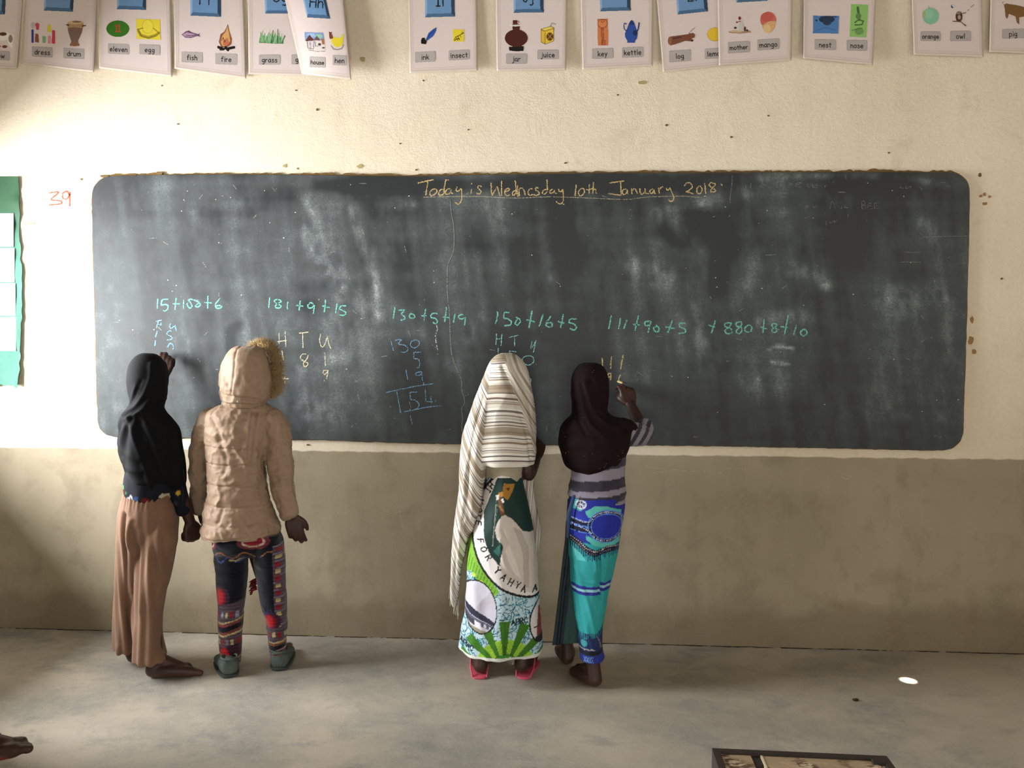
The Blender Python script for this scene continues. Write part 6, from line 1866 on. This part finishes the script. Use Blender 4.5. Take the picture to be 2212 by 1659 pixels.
def flip_flop(root, heel, dirv, side, mat):
    d = unit([dirv[0], dirv[1], 0]); w = np.array([d[1], -d[0], 0.0]); h = np.asarray(heel) * (1, 1, 0); z = np.array([0, 0, 1.0])
    L = 0.205
    out = [(0.06, 0.0), (0.07, 0.012), (0.11, 0.022), (0.25, 0.026), (0.5, 0.029), (0.75, 0.035), (0.92, 0.029), (1.0, 0.013)]
    us = spline([(u, q) for u, q in out], 4)
    ringp = [h + d * (u * L) + w * q for u, q in us] + [h + d * (u * L) - w * q for u, q in us[::-1]]
    ringp = np.array(ringp)
    n = len(ringp)
    v = np.vstack([ringp + z * 0.0008, ringp + z * 0.009])
    f = [tuple(range(n))[::-1], tuple(range(n, 2 * n))] + [(i, (i + 1) % n, n + (i + 1) % n, n + i) for i in range(n)]
    fo = make('flip_flop', v, f, mat, root, smooth=False)
    for q in (-1, 1):
        a = h + d * 0.075 * L + w * q * 0.027 + z * 0.009
        st_ = [a, h + d * 0.30 * L + w * q * 0.033 + z * 0.034, h + d * 0.52 * L + w * q * 0.026 + z * 0.055, h + d * 0.76 * L + w * 0.006 + z * 0.036, h + d * 0.80 * L + z * 0.013]
        make('strap', *tube(st_, [0.0026] * 5, 8, 4), mat, fo)
    # raised soft rim standing up round the heel
    rim = [h + d * (0.17 * L - 0.026 * math.cos(a)) + w * 0.026 * math.sin(a) + z * 0.008 for a in np.linspace(-1.9, 1.9, 16)]
    make('rim', *tube(rim, [0.002] * 16, 8, 2), mat, fo)


M_PINK = plain('pink_rubber', '#d0566c', 0.6, 0.35, 0.12)
flip_flop(C, ground(1036, 1471), (-0.12, 1.0), -1, M_PINK)
flip_flop(C, ground(1128, 1471), (0.16, 1.0), 1, M_PINK)

# ---------- person D: dark brown headscarf, striped top, turquoise print
YD = -0.38
base = ground(1262, 1462)
D = empty('person', (base[0], base[1], 0), 'person in dark brown headscarf, striped top and turquoise wrap, right arm raised to the board', 'person', 'children writing at the chalkboard')
anR = ground(1281, 1486); anL = ground(1224, 1437)
wr = P3(1362, 874, -0.10)
JD = dict(head=P3(1274, 842, YD + 0.01), neck=P3(1276, 915, YD), pelvis=P3(1285, 1120, YD), yaw=-0.15, sw=0.115,
          shL=P3(1236, 945, YD), elL=P3(1256, 1005, YD + 0.09), wrL=P3(1270, 970, YD + 0.17), handL=((0.5, 0.4, 0.6), (0.6, 0.2, -0.5), 1, 'fist'),
          shR=P3(1345, 938, YD), elR=P3(1391, 938, YD + 0.12), wrR=wr, handR=((-0.22, 0.35, 0.95), (-0.12, 0.95, -0.2), 1, 'chalk'),
          hpL=P3(1255, 1130, YD + .02), knL=P3(1238, 1290, YD + .08), anL=(anL[0], anL[1] + .02, 0.09), hpR=P3(1305, 1130, YD), knR=P3(1274, 1290, YD - .03), anR=(anR[0], anR[1] + .02, 0.09),
          ftL=(-0.1, 1.0), ftR=(-0.55, 1.0), fs=1.0)
build_body(D, JD)


def dispD(v, px, py, n):
    back = np.clip(-n[:, 1] * 1.5 + 0.2, 0, 1)
    d = grooves(px, py, [([(1250, 830), (1258, 870), (1272, 910), (1300, 935)], 4, 0.005), ([(1240, 860), (1248, 900), (1262, 930)], 4, -0.005), ([(1262, 825), (1275, 870), (1300, 905), (1330, 920)], 4, 0.005), ([(1275, 820), (1290, 865), (1310, 890)], 4, -0.004), ([(1246, 800), (1245, 860)], 5, 0.003),
                          ([(1215, 940), (1250, 930), (1300, 935), (1350, 925)], 6, -0.005), ([(1212, 960), (1260, 955), (1320, 955), (1358, 940)], 7, 0.004), ([(1355, 925), (1345, 970), (1325, 1005)], 6, 0.005), ([(1368, 930), (1360, 965), (1340, 1000)], 4, -0.004), ([(1225, 985), (1265, 1005), (1310, 1000)], 7, 0.003)])
    return d * (.4 + .6 * back) + wrinkle(v, (13, 13, 10), 0.0024, 41)


mDs, t, b = nt('dark_brown_satin', 0.75, 0.12)
p = N(t, 'ShaderNodeTexCoord').outputs['Object']
c = mixc(t, noise(t, p, 14), '#140b0b', '#1d1112')
vor = N(t, 'ShaderNodeTexVoronoi'); vor.inputs['Scale'].default_value = 110; t.links.new(p, vor.inputs['Vector'])
gl = math_(t, 'MULTIPLY', math_(t, 'LESS_THAN', vor.outputs['Distance'], 0.12), math_(t, 'GREATER_THAN', noise(t, p, 9), 0.56))
t.links.new(mixc(t, gl, c, '#c9a88c'), b.inputs['Base Color'])
bump(t, b, noise(t, p, 700, 2), 0.2, 0.001)
garment('headscarf', [sections([(784, 1262, 1286, .035), (789, 1248, 1300, .06), (803, 1238, 1310, .082), (825, 1233, 1315, .095), (855, 1234, 1316, .095), (872, 1235, 1315, .09), (886, 1235, 1314, .085), (897, 1233, 1322, .086), (907, 1222, 1338, .094), (920, 1212, 1352, .102), (935, 1207, 1362, .108), (960, 1206, 1362, .112), (990, 1213, 1350, .113), (1006, 1222, 1338, .108), (1016, 1238, 1322, .098), (1021, 1258, 1304, .085)], YD),
                      tube([P3(1322, 930, YD - .01), P3(1350, 930, YD + .01), P3(1368, 938, YD + .05)], [0.055, 0.046, 0.036])],
        mDs, D, 0.0044, dispD, 4, 0.5, Y0=YD)


def colSt(v, px, py, n):
    # stripes run round the body; on the raised arm they run round the sleeve
    y = py + 0.06 * (px - 1290) + 2.0 * fbm(v * 12, 3, 2)
    b1 = ((y > 1029) & (y < 1050)) | ((y > 1063) & (y < 1080)) | ((y > 990) & (y < 1008)) | ((y > 950) & (y < 970)) | (y < 935)
    arm = (px > 1356) & (py < 965)
    a_ = (px - 1356) * 0.8 + (py - 930) * 0.5
    k = np.where(arm, (np.mod(a_ + 4, 19) < 9), b1)
    c = np.where(k[:, None], np.array(lin('#39353f')), np.array(lin('#8b8592')))
    return c


garment('striped_top', [sections([(915, 1240, 1320, .08), (940, 1222, 1350, .098), (980, 1230, 1352, .10), (1020, 1234, 1351, .10), (1045, 1230, 1352, .106), (1060, 1227, 1352, .11), (1072, 1228, 1351, .112), (1083, 1234, 1350, .108)], YD),
                        tube([P3(1338, 938, YD), P3(1368, 938, YD + .05), P3(1390, 938, YD + .115), P3(1392, 922, YD + .14)], [0.05, 0.047, 0.041, 0.036])],
        printed('striped_jersey', 0.9, 0.15, 0.25, 800, 0.1), D, 0.0042, lambda v, px, py, n: wrinkle(v, (14, 14, 20), 0.003, 43) + 0.002 * np.sin(py * 0.35 + 2 * fbm(v * 8, 5, 2)) * np.clip((py - 1030) / 30, 0, 1), 3, 0.5, colSt, Y0=YD)

# turquoise print
cv = Canvas(1180, 1050, 1390, 1450, 0.7, '#2b9a9c')
def crp(col, pts): cv.poly(col, [(X_(x), Yv(y)) for x, y in pts])
def cre(col, x, y, rx, ry, ring=0): cv.ell(col, X_(x), Yv(y), rx / s_, ry / s_, 0, ring / s_)
def crl(col, w, pts): cv.line(col, w / s_, [(X_(x), Yv(y)) for x, y in pts])
BLU, DKB, LTB = '#1f2c9c', '#111430', '#5f86d8'
crp('#1c2890', [(980, 40), (1500, 40), (1500, 470), (980, 400)])
crp('#3f9aa0', [(1060, 60), (1160, 140), (1130, 190), (1060, 170)]); crp('#58b4ac', [(1160, 190), (1230, 150), (1330, 150), (1440, 190), (1440, 230), (1330, 200), (1240, 215), (1190, 245)])
cre('#c8ccd8', 1130, 140, 42, 34); cre('#2c3458', 1130, 140, 32, 24)
for k in range(7): crl('#c8ccd8', 5, [(1130, 140), (1130 + 32 * math.cos(k * .9), 140 + 24 * math.sin(k * .9))])
crp('#58b4ac', [(1160, 360), (1240, 400), (1330, 425), (1430, 390), (1430, 440), (1330, 455), (1230, 445), (1170, 400)])
for dy, col, w in ((0, LTB, 46), (0, DKB, 34)):
    crl(col, w, [(1050, 262), (1190, 285)]); crl(col, w, [(1050, 318), (1180, 330)])
cre(LTB, 1325, 300, 148, 124); cre(DKB, 1325, 300, 140, 116); cre(LTB, 1325, 300, 122, 98); cre(BLU, 1325, 300, 116, 92)
crp(BLU, [(1050, 205), (1150, 225), (1200, 235), (1180, 262), (1060, 240)]); crp(BLU, [(1050, 345), (1150, 350), (1180, 375), (1120, 390), (1050, 370)])
W_ = '#d8d8e4'
def dts(pts, st): cv.dots(W_, 1.0, [(X_(x), Yv(y)) for x, y in pts], st)
dts([(1050, 245), (1130, 262), (1195, 262), (1240, 215), (1325, 192), (1420, 220), (1452, 290), (1430, 370), (1325, 408), (1240, 385), (1190, 335), (1120, 305), (1050, 285)], 3.2)
# scalloped border then hanging teeth
crl(DKB, 46, [(1030, 395), (1100, 420), (1180, 480), (1240, 505), (1330, 470), (1440, 480)])
cv.dots('#b8b4b0', 1.4, [(X_(x), Yv(y)) for x, y in ((1040, 385), (1110, 415), (1180, 470), (1250, 490), (1330, 455), (1430, 465))], 4.2); cv.dots('#8a7a6c', 1.4, [(X_(x), Yv(y)) for x, y in ((1040, 405), (1110, 440), (1180, 495), (1250, 510), (1330, 480), (1430, 490))], 4.6)
for k in range(26):
    x = 1035 + k * 16; y = 420 + (90 if 8 < k < 16 else 60 if k >= 16 else k * 8)
    crl('#17305c', 7, [(x, y), (x + 3, y + 38 + 10 * (k % 2))])
crp('#58c0bc', [(1060, 460), (1120, 500), (1170, 560), (1100, 560)])
for (xa, xb, y) in ((1060, 1275, 752), (1270, 1360, 725)):
    for dy, h, col in ((0, 22, '#2a2f94'), (22, 18, '#8fc4cc'), (40, 24, '#2a2f94')):
        crp(col, [(xa, y + dy - 8), (xb, y + dy), (xb, y + dy + h), (xa, y + dy + h - 8)])
    cv.dots('#151a50', 1.0, [(X_(xa), Yv(y + 4)), (X_(xb), Yv(y + 11))], 3.4); cv.dots('#151a50', 1.0, [(X_(xa), Yv(y + 44)), (X_(xb), Yv(y + 51))], 3.4)
crp('#1d2c5c', [(1090, 1150), (1420, 1090), (1420, 1420), (1090, 1420)])
for k in range(22): crl('#1d2c5c', 9, [(1095 + k * 13, 1160 - max(0, k - 12) * 12), (1097 + k * 13, 1095 - max(0, k - 12) * 14)])
cre('#3f9aa0', 1150, 1165, 24, 26); crl('#a8a4a0', 8, [(1110, 1205), (1230, 1215)]); crl('#161826', 30, [(1100, 1235), (1300, 1245)])
crp('#27328c', [(1090, 1255), (1420, 1255), (1420, 1335), (1090, 1335)])
for k in range(4): crl('#6a90b8', 4, [(1150 + k * 18, 1262), (1166 + k * 18, 1305)]); crl('#6a90b8', 4, [(1166 + k * 18, 1262), (1150 + k * 18, 1305)])
crl('#27408c', 8, [(1100, 1325), (1340, 1325)]); crp('#181a2c', [(1090, 1338), (1420, 1338), (1420, 1420), (1090, 1420)]); cv.dots('#55586c', 1.2, [(X_(1100), Yv(1355)), (X_(1340), Yv(1360))], 4)
for k in range(9): crl('#8a8078', 4, [(1250 + k * 4, 1120 + k * 12), (1262 + k * 4, 1130 + k * 12)])
WRC = cv


def colWr(v, px, py, n):
    q = px.copy(); fr = n[:, 1] > 0.2; q[fr] = 2 * 1285 - q[fr]
    return WRC.at(q, py)[:, :3]


def dispW(v, px, py, n):
    back = np.clip(-n[:, 1] * 1.5 + .2, 0, 1)
    d = grooves(px, py, [([(1240, 1180), (1250, 1230), (1270, 1290), (1290, 1370)], 5, 0.006), ([(1232, 1200), (1243, 1280), (1262, 1350), (1285, 1395)], 4, -0.005), ([(1292, 1175), (1290, 1230), (1292, 1270)], 4, -0.009), ([(1310, 1180), (1300, 1240), (1296, 1300)], 5, 0.004), ([(1250, 1170), (1280, 1190), (1288, 1215)], 4, 0.004), ([(1238, 1210), (1262, 1235), (1286, 1240)], 4, 0.004)])
    return d * back + wrinkle(v, (13, 13, 9), 0.0026, 47)


garment('print_wrap', [sections([(1066, 1230, 1348, .112), (1085, 1227, 1350, .118), (1110, 1226, 1347, .12), (1150, 1226, 1341, .118), (1200, 1229, 1333, .112, -.008), (1250, 1232, 1321, .102, -.02), (1300, 1238, 1311, .094, -.035), (1350, 1245, 1302, .086, -.05), (1395, 1251, 1301, .08, -.058), (1417, 1253, 1306, .08, -.06)], YD, per=6)],
        printed('turquoise_wax_print', 0.7, 0.3, 0.12, 700, 0, 0.06), D, 0.003, dispW, 3, 0.5, colWr, Y0=YD)
# the loose inner flap of the wrap, hanging behind
def flapc(v, px, py, n):
    c = np.tile(np.array(lin('#39454a')), (len(v), 1))
    e = np.interp(py, [1075, 1150, 1200, 1270, 1395], [1226, 1222, 1216, 1208, 1194])
    c[((px - e) > 6) & ((px - e) < 9)] = lin('#22262c'); c[((px - e) > 12) & ((px - e) < 15)] = lin('#22262c')
    c[((px - e) > 22) & (py > 1180)] = lin('#44605e')
    c[py < 1180] *= 0.75
    return c


flap = []
for (py_, xa, xb) in [(1078, 1226, 1262), (1150, 1222, 1262), (1200, 1216, 1262), (1270, 1208, 1262), (1330, 1201, 1260), (1394, 1193, 1256)]:
    flap.append((py_, xa, xb))
flap = spline(flap, 8)
nu = 40
G = []
for (py_, xa, xb) in flap:
    for i in range(nu):
        u = i / (nu - 1)
        G.append(P3(xa + (xb - xa) * u, py_ - 6 * u, YD - 0.005 + 0.006 * math.sin(u * 9 + py_ * .012) + 0.0 * u))
G = np.array(G); Bk = G + (0, 0.003, 0)
nf = grid_faces(nu, len(flap)); n = len(G)
loop = list(range(nu)) + [j * nu + nu - 1 for j in range(1, len(flap))] + [(len(flap) - 1) * nu + i for i in range(nu - 2, -1, -1)] + [j * nu for j in range(len(flap) - 2, 0, -1)]
m = len(loop)
vv = np.vstack([G, Bk]); px, py = to_px(vv, YD)
make('wrap_flap', vv, nf + [tuple(n + i for i in q[::-1]) for q in nf] + [(loop[i], n + loop[i], n + loop[(i + 1) % m], loop[(i + 1) % m]) for i in range(m)], printed('wrap_reverse', 0.85, 0.2, 0.2), D, True, flapc(vv, px, py, None))
# tie ends at the left hip
make('wrap_tie', *tube([P3(1240, 1072, YD - .10), P3(1230, 1110, YD - .09), P3(1226, 1160, YD - .075)], [0.006, 0.008, 0.005], 8, 4, 0.4), plain('tie_cloth', '#33466a', 0.8, 0.2), D)

# chalk stick held by D
tip = P3(1334, 824, BY - 0.002)
ck = empty('chalk_stick', tip, 'short yellow chalk stick held in the raised hand', 'chalk')
make('stick', *tube([tip, tip + unit((0.45, -0.85, -0.12)) * 0.012, tip + unit((0.45, -0.85, -0.12)) * 0.035], [0.0028, 0.0042, 0.0044], 14, 3), M_YEL, ck)

# ---------- person E: only a foot reaches into the frame at the lower left
toe = ground(92, 1668)
E_ = empty('person', (toe[0] - 0.24, toe[1] + 0.0, 0), 'person stepping in from outside the left edge, only a dark bare foot showing', 'person')
ex_ = toe[0] - 0.235; yE = toe[1] + 0.005
JE = dict(head=(ex_ - 0.05, yE, 1.05), neck=(ex_ - 0.07, yE, 0.93), pelvis=(ex_ - 0.07, yE, 0.58), yaw=-math.pi / 2, yaw0=1, sw=0.09, fl=0.0,
          shL=(ex_ - 0.07, yE + 0.13, 0.90), elL=(ex_ - 0.09, yE + 0.16, 0.72), wrL=(ex_ - 0.05, yE + 0.16, 0.54), handL=((0.1, 0, -1), (0, -1, 0), 1, 'relaxed'),
          shR=(ex_ - 0.07, yE - 0.13, 0.90), elR=(ex_ - 0.09, yE - 0.16, 0.72), wrR=(ex_ - 0.05, yE - 0.16, 0.54), handR=((0.1, 0, -1), (0, 1, 0), -1, 'relaxed'),
          hpL=(ex_ - 0.07, yE + 0.06, 0.56), knL=(ex_ - 0.09, yE + 0.07, 0.31), anL=(ex_ - 0.13, yE + 0.11, 0.085), hpR=(ex_ - 0.07, yE - 0.06, 0.56), knR=(ex_ - 0.02, yE - 0.03, 0.31), anR=(ex_ + 0.03, yE, 0.085),
          ftL=(1.0, 0.1), ftR=(1.0, 0.05), fs=1.12, pitch=0.30)
build_body(E_, JE, 0.006)
hc_ = np.array(JE['head'])
hv, hf = fuse([ellipsoid(hc_ + (-0.016, 0, 0.024), (0.079, 0.069, 0.076))], 0.005, 3)
hv = hv + normals(hv, hf) * (0.0025 * vnoise(hv * 120, 4))[:, None]
keep = hv[:, 2] > hc_[2] + 0.012 + 0.9 * np.maximum(0, hv[:, 0] - hc_[0] - 0.005)
hf = [tuple(q) for q in np.asarray(hf) if keep[q].all()]
make('hair', hv, hf, plain('short_black_hair', '#0d0b0a', 0.9, 0.15, 0.3, 120, 0.6, 400), E_)
th = np.linspace(0, 2 * math.pi, 36, endpoint=False)
def rg3(x, y, z, rx, ry): return np.stack([x + rx * np.cos(th), y + ry * np.sin(th), np.full(36, z)], 1)
v, f = fuse([loft([rg3(ex_ - .07, yE, z, rx, ry) for z, rx, ry in ((0.50, .10, .13), (0.6, .10, .125), (0.75, .095, .12), (0.86, .09, .135), (0.92, .06, .08))]),
             tube([(ex_ - .07, yE + .12, .89), (ex_ - .09, yE + .155, .74)], [.048, .046]), tube([(ex_ - .07, yE - .12, .89), (ex_ - .09, yE - .155, .74)], [.048, .046])], 0.006, 4)
v = v + normals(v, f) * wrinkle(v, (14, 14, 14), 0.003, 51)[:, None]
make('tunic', v, f, cloth('blue_grey_cotton', '#5a6a78'), E_)
v, f = fuse([loft([rg3(ex_ - .07, yE, z, .095, .12) for z in (0.46, 0.52, 0.6)]), tube([(ex_ - .07, yE + .06, .52), (ex_ - .09, yE + .07, .31), (ex_ - .13, yE + .11, .12)], [.085, .068, .058]), tube([(ex_ - .07, yE - .06, .52), (ex_ - .02, yE - .03, .31), (ex_ + .015, yE, .12)], [.085, .068, .058])], 0.006, 4)
v = v + normals(v, f) * wrinkle(v, (14, 14, 10), 0.003, 53)[:, None]
make('trousers', v, f, cloth('dark_grey_cotton', '#2c2c30'), E_)
# chip of dirt lying on the floor
g_ = ground(1848, 1514)
r_ = np.random.RandomState(2)
v, f = ellipsoid(g_ + (0, 0, 0.004), (0.012, 0.006, 0.0042), None, 10, 6)
v = v + r_.normal(0, 0.0009, v.shape); v[:, 2] = np.maximum(v[:, 2], 0.0002)
tag(make('dirt_crumb', v, f, M_CRACK), 'small dark crumb of dirt lying on the cement floor', 'crumb')
